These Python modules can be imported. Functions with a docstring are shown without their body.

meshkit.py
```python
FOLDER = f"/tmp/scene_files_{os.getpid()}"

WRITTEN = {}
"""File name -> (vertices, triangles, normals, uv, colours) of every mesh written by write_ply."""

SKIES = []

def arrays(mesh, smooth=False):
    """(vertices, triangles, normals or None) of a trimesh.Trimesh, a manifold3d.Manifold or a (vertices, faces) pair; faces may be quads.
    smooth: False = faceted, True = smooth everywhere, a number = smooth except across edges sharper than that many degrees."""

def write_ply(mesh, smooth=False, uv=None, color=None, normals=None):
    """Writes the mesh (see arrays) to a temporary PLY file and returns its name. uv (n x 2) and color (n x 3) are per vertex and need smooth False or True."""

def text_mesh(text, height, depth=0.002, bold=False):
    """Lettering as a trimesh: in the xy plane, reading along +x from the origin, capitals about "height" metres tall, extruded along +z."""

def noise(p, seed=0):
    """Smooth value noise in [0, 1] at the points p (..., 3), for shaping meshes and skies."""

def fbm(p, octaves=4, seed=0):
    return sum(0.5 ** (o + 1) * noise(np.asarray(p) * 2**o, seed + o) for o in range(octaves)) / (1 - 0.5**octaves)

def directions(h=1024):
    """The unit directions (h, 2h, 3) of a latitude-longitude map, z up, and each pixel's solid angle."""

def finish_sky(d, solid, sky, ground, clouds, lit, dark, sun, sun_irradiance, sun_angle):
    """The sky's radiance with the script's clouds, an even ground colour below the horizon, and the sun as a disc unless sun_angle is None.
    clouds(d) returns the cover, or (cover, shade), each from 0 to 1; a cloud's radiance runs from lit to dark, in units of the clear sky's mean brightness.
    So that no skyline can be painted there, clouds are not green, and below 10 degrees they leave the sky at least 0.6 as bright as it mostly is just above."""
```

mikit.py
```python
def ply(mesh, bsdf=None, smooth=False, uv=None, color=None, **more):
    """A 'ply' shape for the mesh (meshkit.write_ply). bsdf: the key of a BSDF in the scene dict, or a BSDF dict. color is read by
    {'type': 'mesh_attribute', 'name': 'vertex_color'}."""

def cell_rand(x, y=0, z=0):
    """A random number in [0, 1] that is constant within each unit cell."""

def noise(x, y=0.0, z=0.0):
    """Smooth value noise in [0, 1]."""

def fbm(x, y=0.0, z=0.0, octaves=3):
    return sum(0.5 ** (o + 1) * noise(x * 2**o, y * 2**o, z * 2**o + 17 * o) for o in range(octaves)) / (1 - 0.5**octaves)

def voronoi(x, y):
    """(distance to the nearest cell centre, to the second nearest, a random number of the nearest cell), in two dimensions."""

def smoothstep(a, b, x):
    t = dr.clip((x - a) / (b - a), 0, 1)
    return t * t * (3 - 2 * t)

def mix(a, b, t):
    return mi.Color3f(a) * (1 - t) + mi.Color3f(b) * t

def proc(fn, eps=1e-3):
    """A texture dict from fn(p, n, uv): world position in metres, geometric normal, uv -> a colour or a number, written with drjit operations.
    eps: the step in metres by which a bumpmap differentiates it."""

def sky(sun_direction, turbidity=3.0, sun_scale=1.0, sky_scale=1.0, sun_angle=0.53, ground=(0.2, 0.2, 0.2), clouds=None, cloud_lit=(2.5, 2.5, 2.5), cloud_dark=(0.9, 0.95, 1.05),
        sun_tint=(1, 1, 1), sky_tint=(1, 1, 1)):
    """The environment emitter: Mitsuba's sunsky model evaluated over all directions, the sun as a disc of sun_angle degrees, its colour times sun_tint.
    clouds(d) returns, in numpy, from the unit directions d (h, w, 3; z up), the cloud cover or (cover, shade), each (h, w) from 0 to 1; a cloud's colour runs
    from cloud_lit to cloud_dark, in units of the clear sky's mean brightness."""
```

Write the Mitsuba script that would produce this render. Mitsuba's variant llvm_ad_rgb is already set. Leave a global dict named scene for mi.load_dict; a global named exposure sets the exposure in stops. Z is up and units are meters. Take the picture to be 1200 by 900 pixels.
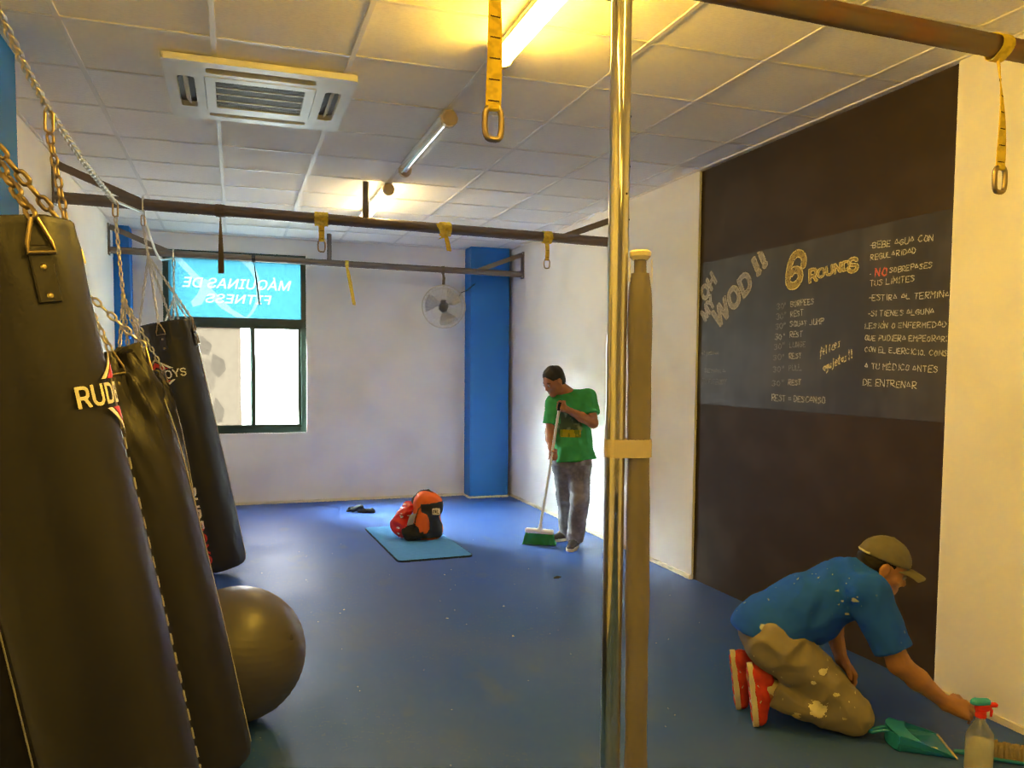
import math, random
import numpy as np, trimesh, mitsuba as mi, drjit as dr, mikit, meshkit
from shapely.geometry import Polygon, LineString, Point, box as sbox
from shapely.ops import unary_union
from shapely import affinity

# ---------------------------------------------------------------- camera, daylight, exposure
EYE = np.array([0.0, 0.0, 1.5198])
YAW, PITCH, ROLL, FOCAL, SHIFT = 0.3324, -0.0601, 0.0083, 940.86, 40.19
cy, sy, cp, sp = math.cos(YAW), math.sin(YAW), math.cos(PITCH), math.sin(PITCH)
FWD = np.array([sy * cp, cy * cp, sp]); RGT = np.array([cy, -sy, 0.0]); UPV = np.cross(RGT, FWD)
UPV = -math.sin(ROLL) * RGT + math.cos(ROLL) * UPV
exposure = 4.12
SKY_TINT, SUN = (5.2, 6.1, 9.8), 17.5
scene, labels = {}, {}
scene['camera'] = {'type': 'perspective', 'fov': math.degrees(2 * math.atan(600 / FOCAL)), 'fov_axis': 'x', 'near_clip': 0.05, 'far_clip': 200.0,
                   'principal_point_offset_y': -SHIFT / 900.0,
                   'to_world': mi.ScalarTransform4f().look_at(origin=EYE.tolist(), target=(EYE + FWD).tolist(), up=UPV.tolist())}
# bright hazy afternoon: the sun veiled by thin cloud, up and to the left beyond the window
scene['sky'] = mikit.sky([-0.76, 0.46, 0.46], turbidity=4.0, sun_scale=SUN, sky_scale=1.0, sun_angle=54.0, ground=(0.30, 0.30, 0.29),
                         clouds=lambda d: (np.full(d.shape[:2], 0.97), 0.35 * meshkit.fbm(d * 3.0, 3)), cloud_lit=(1.7, 1.7, 1.78), cloud_dark=(1.25, 1.27, 1.36), sky_tint=SKY_TINT, sun_tint=(0.62, 1.02, 1.40))
LAMP_ON = (5.7, 3.35, 0.38)     # radiance of a lit amber tube diffuser
LAMP_PALE = (5.8, 4.2, 1.6)  # the paler tube at the back
# ceiling battens: X, near end in Y, brightness (0 = switched off), tube colour
LAMPS = [(-0.072, -1.30, 0.34, LAMP_ON), (-0.072, 0.45, 0.34, LAMP_ON), (1.128, -2.20, 0.52, LAMP_ON), (1.128, 0.20, 0.52, LAMP_ON), (1.128, 2.205, 1.2, LAMP_ON), (1.128, 4.34, 0, LAMP_ON), (1.128, 6.19, 0.6, LAMP_PALE)]

# ---------------------------------------------------------------- materials
def const(c):
    return {'type': 'rgb', 'value': [float(x) for x in c]}
def mat(name, color, rough=0.6, spec=0.4, metal=0.0, bump=None, bscale=1.0, coat=0.0, sheen=0.0, two=True):
    b = {'type': 'principled', 'base_color': mikit.proc(color) if callable(color) else const(color), 'roughness': mikit.proc(rough) if callable(rough) else float(rough), 'specular': float(spec), 'metallic': float(metal)}
    if coat: b['clearcoat'] = float(coat); b['clearcoat_gloss'] = 0.85
    if sheen: b['sheen'] = float(sheen)
    if bump is not None:
        b = {'type': 'bumpmap', 'arbitrary': mikit.proc(bump), 'scale': float(bscale), 'bsdf': b}
    scene[name] = {'type': 'twosided', 'bsdf': b} if two else b
    return name
fbm, noise, sstep, mix, vor = mikit.fbm, mikit.noise, mikit.smoothstep, mikit.mix, mikit.voronoi
mat('m_wall', lambda p, n, uv: mix((0.80, 0.79, 0.775), (0.735, 0.72, 0.70), sstep(0.42, 0.75, fbm(p.x * 1.6 + 3, p.y * 1.6, p.z * 1.6, 4))), 0.65, 0.3,
    bump=lambda p, n, uv: 0.0012 * fbm(p.x * 28, p.y * 28, p.z * 28, 3))
mat('m_tile', lambda p, n, uv: mix((0.84, 0.805, 0.755), (0.78, 0.745, 0.70), sstep(0.30, 0.85, fbm(p.x * 90, p.y * 120, 3.1, 3))), 0.85, 0.2,
    bump=lambda p, n, uv: 0.0003 * fbm(p.x * 160, p.y * 160, 0.5, 2))
mat('m_gridbar', (0.72, 0.69, 0.65), 0.45, 0.5)
mat('m_blue', lambda p, n, uv: mix((0.009, 0.130, 0.46), (0.014, 0.150, 0.50), fbm(p.x * 4, p.y * 4, p.z * 3, 3)), 0.5, 0.4)
mat('m_trim', lambda p, n, uv: mix((0.72, 0.66, 0.50), (0.50, 0.46, 0.36), sstep(0.55, 0.75, fbm(p.x * 9, p.y * 9, p.z * 30, 3))), 0.6)
def floor_color(p, n, uv):
    t = fbm(p.x * 1.3 + 7, p.y * 1.3, 0.0, 4)
    c = mix((0.016, 0.063, 0.30), (0.036, 0.080, 0.28), sstep(0.3, 0.7, t))
    s = sstep(0.60, 0.80, fbm(p.x * 7, p.y * 3.2, 1.7, 4))
    c = mix(c, (0.070, 0.105, 0.20), s * 0.45)
    g = sstep(0.74, 0.80, noise(p.x * 95, p.y * 95, 0.3)) * sstep(0.45, 0.7, fbm(p.x * 2.1, p.y * 2.1, 9.0, 2))
    return mix(c, (0.11, 0.13, 0.20), g * 0.30)
mat('m_floor', floor_color, lambda p, n, uv: 0.40 + 0.20 * fbm(p.x * 3, p.y * 3, 2.0, 4), 0.5,
    bump=lambda p, n, uv: 0.0022 * fbm(p.x * 14, p.y * 14, 0.2, 3))
mat('m_darkwall', lambda p, n, uv: mix((0.036, 0.022, 0.011), (0.046, 0.029, 0.015), sstep(0.4, 0.7, fbm(p.x * 3, p.y * 3, p.z * 3, 3))), 0.62, 0.2,
    bump=lambda p, n, uv: 0.0006 * fbm(p.x * 40, p.y * 40, p.z * 40, 2))
def slate(p, n, uv):
    a = fbm(p.y * 2.2 + 0.6 * p.z, p.z * 2.6, 4.0, 4)
    b = fbm(p.y * 9 + 3, p.z * 2.4, 1.0, 3)
    return mix((0.032, 0.026, 0.020), (0.060, 0.052, 0.044), sstep(0.35, 0.72, 0.6 * a + 0.4 * b))
mat('m_slate', slate, 0.50, 0.35)
def chalk_mat(name, c):
    mat(name, lambda p, n, uv: mix(c, (0.07, 0.065, 0.06), sstep(0.50, 0.80, fbm(p.y * 130, p.z * 130, 0.7, 2))), 0.9, 0.1)
chalk_mat('m_chalk', (0.50, 0.46, 0.40)); chalk_mat('m_chalk_faint', (0.25, 0.235, 0.21)); chalk_mat('m_chalk_yellow', (0.66, 0.56, 0.30)); chalk_mat('m_chalk_red', (0.60, 0.10, 0.05))
chalk_mat('m_chalk_fill', (0.34, 0.32, 0.29)); chalk_mat('m_chalk_fill_yellow', (0.36, 0.27, 0.10))
mat('m_pipe', lambda p, n, uv: mix((0.15, 0.125, 0.105), (0.17, 0.115, 0.075), sstep(0.45, 0.75, fbm(p.x * 6, p.y * 6, p.z * 9, 4))), 0.42, 0.5, metal=0.35)
mat('m_pipe_rust', lambda p, n, uv: mix((0.17, 0.115, 0.080), (0.23, 0.095, 0.035), sstep(0.40, 0.70, fbm(p.x * 6, p.y * 6, p.z * 9, 4))), 0.42, 0.5, metal=0.35)
mat('m_chrome', (0.72, 0.69, 0.64), lambda p, n, uv: 0.035 + 0.06 * fbm(p.x * 30, p.y * 30, p.z * 5, 3), metal=1.0)
mat('m_steel', (0.62, 0.58, 0.50), 0.28, metal=1.0)
mat('m_bronze', (0.34, 0.26, 0.165), 0.34, metal=1.0)
mat('m_vinyl', lambda p, n, uv: mix((0.014, 0.0125, 0.018), (0.022, 0.019, 0.026), fbm(p.x * 5, p.y * 5, p.z * 5, 3)), 0.43, 0.5,
    bump=lambda p, n, uv: 0.0007 * fbm(p.x * 150, p.y * 150, p.z * 150, 2))
mat('m_vinyl_dark', (0.014, 0.014, 0.015), 0.46, 0.5)
mat('m_piping', (0.36, 0.34, 0.30), 0.45, 0.5)
mat('m_print_white', (0.78, 0.75, 0.68), 0.5); mat('m_print_red', (0.55, 0.03, 0.02), 0.5)
mat('m_ball', lambda p, n, uv: mix((0.068, 0.060, 0.064), (0.084, 0.075, 0.078), fbm(p.x * 6, p.y * 6, p.z * 6, 3)), 0.38, 0.5)
mat('m_ball_white', (0.62, 0.64, 0.70), 0.4)
mat('m_yellow', lambda p, n, uv: mix((0.74, 0.54, 0.05), (0.60, 0.43, 0.04), sstep(0.4, 0.7, fbm(p.x * 60, p.y * 60, p.z * 60, 2))), 0.7, 0.25, sheen=0.3)
mat('m_olive', (0.13, 0.095, 0.055), 0.8); mat('m_black', (0.013, 0.013, 0.014), 0.55); mat('m_stitch', (0.09, 0.05, 0.02), 0.8)
mat('m_kraft', lambda p, n, uv: mix((0.215, 0.182, 0.185), (0.172, 0.145, 0.148), sstep(0.35, 0.7, fbm(p.x * 9, p.y * 9, p.z * 3, 4))), 0.42, 0.4)
mat('m_tape', (0.56, 0.48, 0.42), 0.35, 0.5); mat('m_cream', (0.74, 0.67, 0.50), 0.5)
mat('m_white_plastic', (0.74, 0.73, 0.71), 0.42, 0.45); mat('m_lampcap', (0.62, 0.49, 0.30), 0.5)
mat('m_fin', (0.17, 0.155, 0.13), 0.5); mat('m_dark_plastic', (0.045, 0.042, 0.038), 0.6); mat('m_grey_plastic', (0.34, 0.335, 0.33), 0.4)
mat('m_fixture', (0.55, 0.54, 0.52), 0.35, metal=0.3)
mat('m_frame_green', (0.018, 0.042, 0.034), 0.4, 0.5); mat('m_screw', (0.5, 0.42, 0.25), 0.3, metal=1.0)
mat('m_mat_teal', lambda p, n, uv: mix((0.045, 0.185, 0.44), (0.062, 0.215, 0.48), fbm(p.x * 40, p.y * 40, 0.0, 2)), 0.75, 0.25); mat('m_mat_edge', (0.010, 0.020, 0.045), 0.7)
mat('m_orange', (0.72, 0.125, 0.012), 0.65, sheen=0.2)
mat('m_redbag', lambda p, n, uv: mix((0.62, 0.025, 0.02), (0.85, 0.80, 0.78), sstep(0.66, 0.72, fbm(p.x * 30 + p.z * 22, p.y * 30, p.z * 40, 2))), 0.28, 0.6, coat=0.3)
mat('m_cloth_black', (0.018, 0.018, 0.020), 0.85)
mat('m_bristle_green', (0.02, 0.22, 0.06), 0.6); mat('m_bristle_tan', (0.36, 0.28, 0.20), 0.7)
mat('m_teal', (0.012, 0.19, 0.40), 0.33, 0.5); mat('m_teal_cap', (0.03, 0.30, 0.55), 0.35); mat('m_red_plastic', (0.72, 0.035, 0.025), 0.35)
mat('m_liquid', (0.84, 0.82, 0.78), 0.25, 0.4)
mat('m_debris', (0.60, 0.58, 0.54), 0.8)
scene['m_clear'] = {'type': 'thindielectric', 'int_ior': 1.5}
scene['m_bottle'] = {'type': 'principledthin', 'base_color': const((0.93, 0.93, 0.92)), 'roughness': 0.18, 'spec_trans': 0.95, 'diff_trans': 1.0, 'eta': 1.4}
def film(name, c, dt=1.9, spec=0.3):
    scene[name] = {'type': 'principledthin', 'base_color': mikit.proc(c) if callable(c) else const(c), 'roughness': 0.5, 'diff_trans': float(dt), 'eta': 1.3, 'spec_trans': 0.0}
film('m_film_blue', (0.0040, 0.0165, 0.024)); film('m_film_emblem', (0.0125, 0.0225, 0.028)); film('m_film_white', (0.025, 0.031, 0.032))
film('m_poster', (0.0205, 0.0148, 0.0112)); film('m_poster_figure', (0.0162, 0.0117, 0.0090)); film('m_poster_hair', (0.0125, 0.0091, 0.0071)); film('m_poster_light', (0.0232, 0.0168, 0.0128))
scene['m_lamp_lit'] = {'type': 'diffuse', 'reflectance': const((0.7, 0.68, 0.6))}

# ---------------------------------------------------------------- mesh helpers
def V(*a): return np.array(a, float)
def unit(v): v = np.asarray(v, float); return v / np.linalg.norm(v)
cat = trimesh.util.concatenate
def box(lo, hi):
    lo, hi = V(*lo), V(*hi)
    m = trimesh.creation.box(extents=hi - lo); m.apply_translation((lo + hi) / 2); return m
def rbox(lo, hi, r):
    """box with bevelled edges"""
    lo, hi = V(*lo), V(*hi); r = min(r, 0.45 * min(hi - lo)); pts = []
    for s in np.ndindex(2, 2, 2):
        c = np.where(np.array(s) == 1, hi, lo); d = np.where(np.array(s) == 1, -r, r)
        for k in range(3):
            q = c + d; q[k] = c[k]; pts.append(q)
    return trimesh.convex.convex_hull(np.array(pts))
def frame(d, up=(0, 0, 1)):
    d = unit(d); u = np.asarray(up, float)
    if abs(d @ unit(u)) > 0.98: u = V(1, 0, 0)
    x = unit(np.cross(u, d)); return x, np.cross(d, x), d
def tube(pts, r, n=12, closed=False, caps=True):
    """round tube along a polyline; r one number or one per point"""
    P = np.asarray(pts, float); m = len(P); rr = np.broadcast_to(np.asarray(r, float), (m,))
    T = np.roll(P, -1, 0) - np.roll(P, 1, 0) if closed else np.gradient(P, axis=0)
    T /= np.linalg.norm(T, axis=1, keepdims=True) + 1e-12
    x, y, _ = frame(T[0]); ang = np.arange(n) * 2 * np.pi / n; vs = []
    for i in range(m):
        x = unit(x - (x @ T[i]) * T[i]); y = np.cross(T[i], x)
        vs.append(P[i] + rr[i] * (np.cos(ang)[:, None] * x + np.sin(ang)[:, None] * y))
    v = np.vstack(vs); f = []
    for i in range(m if closed else m - 1):
        a, b = i * n, ((i + 1) % m) * n
        for j in range(n):
            k = (j + 1) % n; f += [[a + j, a + k, b + k], [a + j, b + k, b + j]]
    if not closed and caps:
        v = np.vstack([v, P[0], P[-1]]); c0, c1 = len(v) - 2, len(v) - 1
        for j in range(n):
            k = (j + 1) % n; f += [[c0, k, j], [c1, (m - 1) * n + j, (m - 1) * n + k]]
    return trimesh.Trimesh(v, np.array(f), process=False)
def bar(a, b, w, t, up=(0, 0, 1)):
    """rectangular bar from a to b: width w across, thickness t along up"""
    a, b = V(*a), V(*b); x, y, d = frame(b - a, up)
    pts = [p + sx * x * w / 2 + sy_ * y * t / 2 for p in (a, b) for sx in (-1, 1) for sy_ in (-1, 1)]
    return trimesh.convex.convex_hull(np.array(pts))
def lathe(prof, n=32, axis_o=(0, 0, 0), axis=(0, 0, 1)):
    """surface of revolution of a (radius, height) profile, closed where the radius is zero"""
    prof = np.asarray(prof, float); ang = np.arange(n) * 2 * np.pi / n; x, y, d = frame(V(*axis)) if abs(unit(axis)[2]) < 0.9999 else (V(1, 0, 0), V(0, 1, 0), V(0, 0, 1))
    v = np.array([V(*axis_o) + r * (math.cos(a) * x + math.sin(a) * y) + h * d for r, h in prof for a in ang]); f = []
    for i in range(len(prof) - 1):
        for j in range(n):
            k = (j + 1) % n; a, b, c, e = i * n + j, i * n + k, (i + 1) * n + k, (i + 1) * n + j
            f += [[a, b, c], [a, c, e]]
    m = trimesh.Trimesh(v, np.array(f), process=False); m.merge_vertices(); m.update_faces(m.nondegenerate_faces()); return m
def extrude(poly, h):
    ps = list(poly.geoms) if hasattr(poly, 'geoms') else [poly]
    return cat([trimesh.creation.extrude_polygon(p, h, engine='earcut') for p in ps if p.area > 1e-9])
def place(m, o, x, y, z=None):
    """mesh with local axes mapped to x, y, z at o"""
    x, y = np.asarray(x, float), np.asarray(y, float); z = np.cross(x, y) if z is None else np.asarray(z, float)
    M = np.eye(4); M[:3, 0], M[:3, 1], M[:3, 2], M[:3, 3] = x, y, z, o
    m = m.copy(); m.apply_transform(M)
    return m
def text_poly(s, h, bold=False):
    m = meshkit.text_mesh(s, h, 0.01, bold)
    t = m.triangles[m.face_normals[:, 2] > 0.5][:, :, :2]
    return unary_union([Polygon(q).buffer(1e-6) for q in t])
def rrect(x0, y0, x1, y1, r, q=4):
    return sbox(x0 + r, y0 + r, x1 - r, y1 - r).buffer(r, quad_segs=q)
GROUPS = {'punching_bag': 'punching bags along the left wall', 'webbing_strap': 'straps hung on the overhead pipes', 'ceiling_light': 'tube lights along the ceiling', 'overhead_pipe': 'steel pipes across the room',
          'hanging_chain': 'chains holding the punching bags', 'exercise_ball': 'exercise balls on the floor', 'work_glove': 'dark gloves behind the exercise mat'}
def number(key):
    if key not in scene and key not in labels: return key
    i = 1
    while f'{key}_{i:03d}' in scene or f'{key}_{i:03d}' in labels: i += 1
    return f'{key}_{i:03d}'
def thing(name, label, category, group=None):
    key = number(name); labels[key] = {'label': label, 'category': category}
    if group or name in GROUPS: labels[key]['group'] = group or GROUPS[name]
    return key
def part(parent, name, mesh, m, smooth=30, label=None, kind=None, **kw):
    key = number(parent + '__' + name)
    if isinstance(mesh, dict): scene[key] = {**mesh, **kw}
    else: scene[key] = mikit.ply(mesh, m, smooth, **kw)
    if label or kind:
        labels[key] = {k: v for k, v in (('label', label), ('kind', kind)) if v}
    return key
def solo(name, mesh, m, label, category, group=None, smooth=30, kind=None, **kw):
    key = number(name); scene[key] = mikit.ply(mesh, m, smooth, **kw)
    labels[key] = {'label': label, 'category': category}
    if group: labels[key]['group'] = group
    if kind: labels[key]['kind'] = kind
    return key
def struct(name, mesh, m, label=None, smooth=False):
    scene[name] = mikit.ply(mesh, m, smooth); labels[name] = {'kind': 'structure'}
    if label: labels[name]['label'] = label
    return name
def at(o, x=(1, 0, 0), y=(0, 1, 0), z=(0, 0, 1)):
    M = np.eye(4); M[:3, 0], M[:3, 1], M[:3, 2], M[:3, 3] = x, y, z, o
    return mi.ScalarTransform4f(M.tolist())
# ---------------------------------------------------------------- room shell
XL, XR, YB, YF, HC = -1.15, 3.14, 9.32, -5.6, 2.948
struct('floor', box((XL - 0.2, YF - 0.2, -0.1), (XR + 0.2, YB + 0.15, 0.0)), 'm_floor', 'blue vinyl gym floor scattered with tiny crumbs')
struct('wall_left', box((XL - 0.15, YF, 0), (XL, YB + 0.15, HC + 0.06)), 'm_wall')
WX0, WX1, WZ0, WZ1 = -0.715, 0.765, 0.795, 2.775
bw = sbox(XL, 0, XR + 0.2, HC + 0.06).difference(sbox(WX0, WZ0, WX1, WZ1))
struct('wall_back', place(extrude(bw, 0.15), V(0, YB + 0.15, 0), V(1, 0, 0), V(0, 0, 1)), 'm_wall')
RY0, RY1, RX = 2.905, 5.06, 3.172
plan = Polygon([(XR, YF), (XR + 0.2, YF), (XR + 0.2, YB + 0.15), (XR, YB + 0.15), (XR, RY1 - 0.012), (XR + 0.012, RY1), (RX, RY1), (RX, RY0), (XR + 0.02, RY0), (XR, RY0 - 0.02)])
struct('wall_right', extrude(plan, HC + 0.06), 'm_wall')
struct('wall_recess', box((RX - 0.008, RY0, 0), (RX, RY1, HC + 0.06)), 'm_darkwall', 'dark brown painted section of the right wall around the chalkboard')
struct('wall_rear', box((XL, YF - 0.15, 0), (XR + 0.2, YF, HC + 0.06)), 'm_wall')
struct('trim_1', box((2.61, 9.07, 0), (3.085, YB, HC + 0.02)), 'm_blue', 'blue painted pillar in the right back corner')
struct('trim_2', box((XL, 9.07, 0), (-1.0, YB, HC + 0.02)), 'm_blue', 'blue painted pillar in the left back corner')
struct('trim_3', box((XL, 3.75, 0), (-0.94, 4.33, HC + 0.02)), 'm_blue', 'blue painted pillar on the left wall nearest the camera')
struct('baseboard_back', box((XL + 0.15, YB - 0.012, 0), (2.61, YB, 0.030)), 'm_trim')
struct('baseboard_right', cat([box((XR - 0.012, RY1, 0), (XR, YB, 0.030)), box((XR - 0.012, YF, 0), (XR, RY0 - 0.01, 0.030))]), 'm_trim')
struct('baseboard_left', box((XL, YF, 0), (XL + 0.012, 3.75, 0.030)), 'm_trim')
part('trim_1', 'foot_strip', cat([box((2.60, 9.058, 0), (3.09, 9.07, 0.022)), box((2.598, 9.058, 0), (2.61, YB, 0.022))]), 'm_trim', False)

# suspended ceiling: a slab, tiles laid in row by row, T-bars below them
struct('ceiling', cat([box((XL - 0.2, YF - 0.2, HC + 0.03), (XR + 0.2, YB + 0.2, HC + 0.12)), box((XL, YF, HC), (XR, 0.80, HC + 0.03))]), 'm_tile', 'suspended ceiling of square white tiles in a metal grid')
GX = [XL] + [-0.672 + 0.6 * k for k in range(7)] + [XR]
GY = [YF] + [3.2075 + 0.6 * k for k in range(-14, 11)] + [YB]
tile_cache = {}
rng = random.Random(4)
AC = (-0.305, 4.03, 0.587, 4.915)
for i in range(len(GX) - 1):
    for j in range(len(GY) - 1):
        x0, x1, y0, y1 = GX[i], GX[i + 1], GY[j], GY[j + 1]
        if x1 - x0 < 0.03 or y1 - y0 < 0.03 or y1 < 1.5: continue
        k = (round(x1 - x0, 3), round(y1 - y0, 3))
        if k not in tile_cache:
            hx, hy = (x1 - x0) / 2 - 0.004, (y1 - y0) / 2 - 0.004
            tile_cache[k] = mikit.ply(rbox((-hx, -hy, 0), (hx, hy, 0.015), 0.003), 'm_tile', False)
        if AC[0] - 0.01 < x0 and x1 < AC[2] + 0.01 and AC[1] < y0 and y1 < AC[3]: continue
        part('ceiling', 'tile', tile_cache[k], None, to_world=at(((x0 + x1) / 2, (y0 + y1) / 2, HC + 0.0005 + rng.uniform(0, 0.003))))
def tbar(a, b):
    a, b = V(*a), V(*b); w = V(0.012, 0, 0) if abs(a[0] - b[0]) < 1e-6 else V(0, 0.012, 0)
    return rbox(np.minimum(a, b) - w + V(0, 0, -0.0025), np.maximum(a, b) + w + V(0, 0, 0.003), 0.001)
for x in GX[1:-1]:
    part('ceiling', 'grid_bar', tbar((x, 0.8075, HC), (x, YB, HC)), 'm_gridbar', False)
for y in [q for q in GY[1:-1] if q > 0.8]:
    part('ceiling', 'cross_bar', tbar((XL, y, HC + 0.0005), (XR, y, HC + 0.0005)), 'm_gridbar', False)
part('ceiling', 'edge_angle', cat([box((XL, YF, HC - 0.006), (XL + 0.018, YB, HC + 0.003)), box((XR - 0.018, YF, HC - 0.006), (XR + 0.03, YB, HC + 0.003)), box((XL, YB - 0.018, HC - 0.006), (XR, YB, HC + 0.003))]), 'm_gridbar', False)

# ---------------------------------------------------------------- window with printed films
struct('window_1', cat([extrude(sbox(WX0, WZ0, WX1, WZ1).difference(unary_union([sbox(WX0 + 0.055, 2.065, WX1 - 0.055, WZ1 - 0.075), sbox(WX0 + 0.055, WZ0 + 0.055, WX1 - 0.055, 1.985)])), 0.06)]).apply_transform(
    np.array([[1, 0, 0, 0], [0, 0, -1, YB + 0.10], [0, 1, 0, 0], [0, 0, 0, 1.0]])), 'm_frame_green', 'dark green metal window in the back wall with a blue printed film above')
def pane(x0, z0, x1, z1, y): return trimesh.Trimesh([(x0, y, z0), (x1, y, z0), (x1, y, z1), (x0, y, z1)], [(0, 1, 2), (0, 2, 3)], process=False)
def xz(poly, y, t=0.0015): return place(extrude(poly, t), V(0, y, 0), V(1, 0, 0), V(0, 0, 1))
def sash(x0, x1, y):
    return xz(sbox(x0, WZ0 + 0.05, x1, 1.99).difference(sbox(x0 + 0.035, WZ0 + 0.09, x1 - 0.035, 1.955)), y, 0.03)
part('window_1', 'sash', sash(WX0 + 0.05, 0.215, YB + 0.075), 'm_frame_green', False, 'left sliding sash with a faded poster on its pane')
part('window_1', 'sash', sash(0.165, WX1 - 0.05, YB + 0.10), 'm_frame_green', False, 'right sliding sash with a clear pane')
part('window_1', 'pane', pane(WX0 + 0.085, WZ0 + 0.09, 0.18, 1.955, YB + 0.062), 'm_clear', False)
part('window_1', 'pane', pane(0.20, WZ0 + 0.09, WX1 - 0.085, 1.955, YB + 0.087), 'm_clear', False)
def arc(cx, cz, r, a0, a1, w0, w1, sx=1.0):
    t = np.radians(np.linspace(a0, a1, 24)); w = np.linspace(w0, w1, 24)
    o = [(cx + sx * (r + k / 2) * math.cos(a), cz + (r + k / 2) * math.sin(a)) for a, k in zip(t, w)]
    i = [(cx + sx * (r - k / 2) * math.cos(a), cz + (r - k / 2) * math.sin(a)) for a, k in zip(t, w)]
    return Polygon(o + i[::-1]).buffer(0)
upper = sbox(WX0 + 0.05, 2.06, WX1 - 0.05, WZ1 - 0.07)
emblem = unary_union([arc(-0.02, 2.38, 0.37, -75, 80, 0.02, 0.10, 0.75), Polygon([(-0.62, 2.70), (-0.54, 2.70), (-0.02, 2.16), (0.13, 2.07), (0.02, 2.07), (-0.14, 2.17)]),
                      Polygon([(-0.30, 2.48), (-0.20, 2.44), (-0.33, 2.20), (-0.42, 2.17), (-0.44, 2.23), (-0.38, 2.30)])]).intersection(upper)
def mirrored(s, h, xa, xb, z):
    g = text_poly(s, h, True); x0, y0, x1, y1 = g.bounds
    g = affinity.translate(g, -x0, 0); k = (xb - xa) / (x1 - x0)
    g = affinity.scale(g, -k, 1, origin=(0, 0)); g = affinity.skew(g, xs=14, origin=(0, 0)); return affinity.translate(g, xb, z)
words = [mirrored('MÁQUINAS DE', 0.105, -0.525, 0.585, 2.385), mirrored('FITNESS', 0.095, -0.30, 0.375, 2.225)]
emblem = emblem.difference(unary_union(words))
def sheet(poly, y):
    """a flat printed film, one thickness of vinyl"""
    out = []
    for g in (poly.geoms if hasattr(poly, 'geoms') else [poly]):
        if g.area < 1e-7: continue
        v, f = trimesh.creation.triangulate_polygon(g, engine='earcut'); out.append(trimesh.Trimesh(np.c_[v[:, 0], np.full(len(v), y), v[:, 1]], f, process=False))
    return cat(out)
FY = YB + 0.060
part('window_1', 'film', sheet(upper.difference(unary_union(words + [emblem])), FY), 'm_film_blue', False, 'light blue film lettered in reverse on the upper pane')
part('window_1', 'film_emblem', sheet(emblem, FY), 'm_film_emblem', False)
for g in words: part('window_1', 'lettering', sheet(g, FY), 'm_film_white', False)
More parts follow.
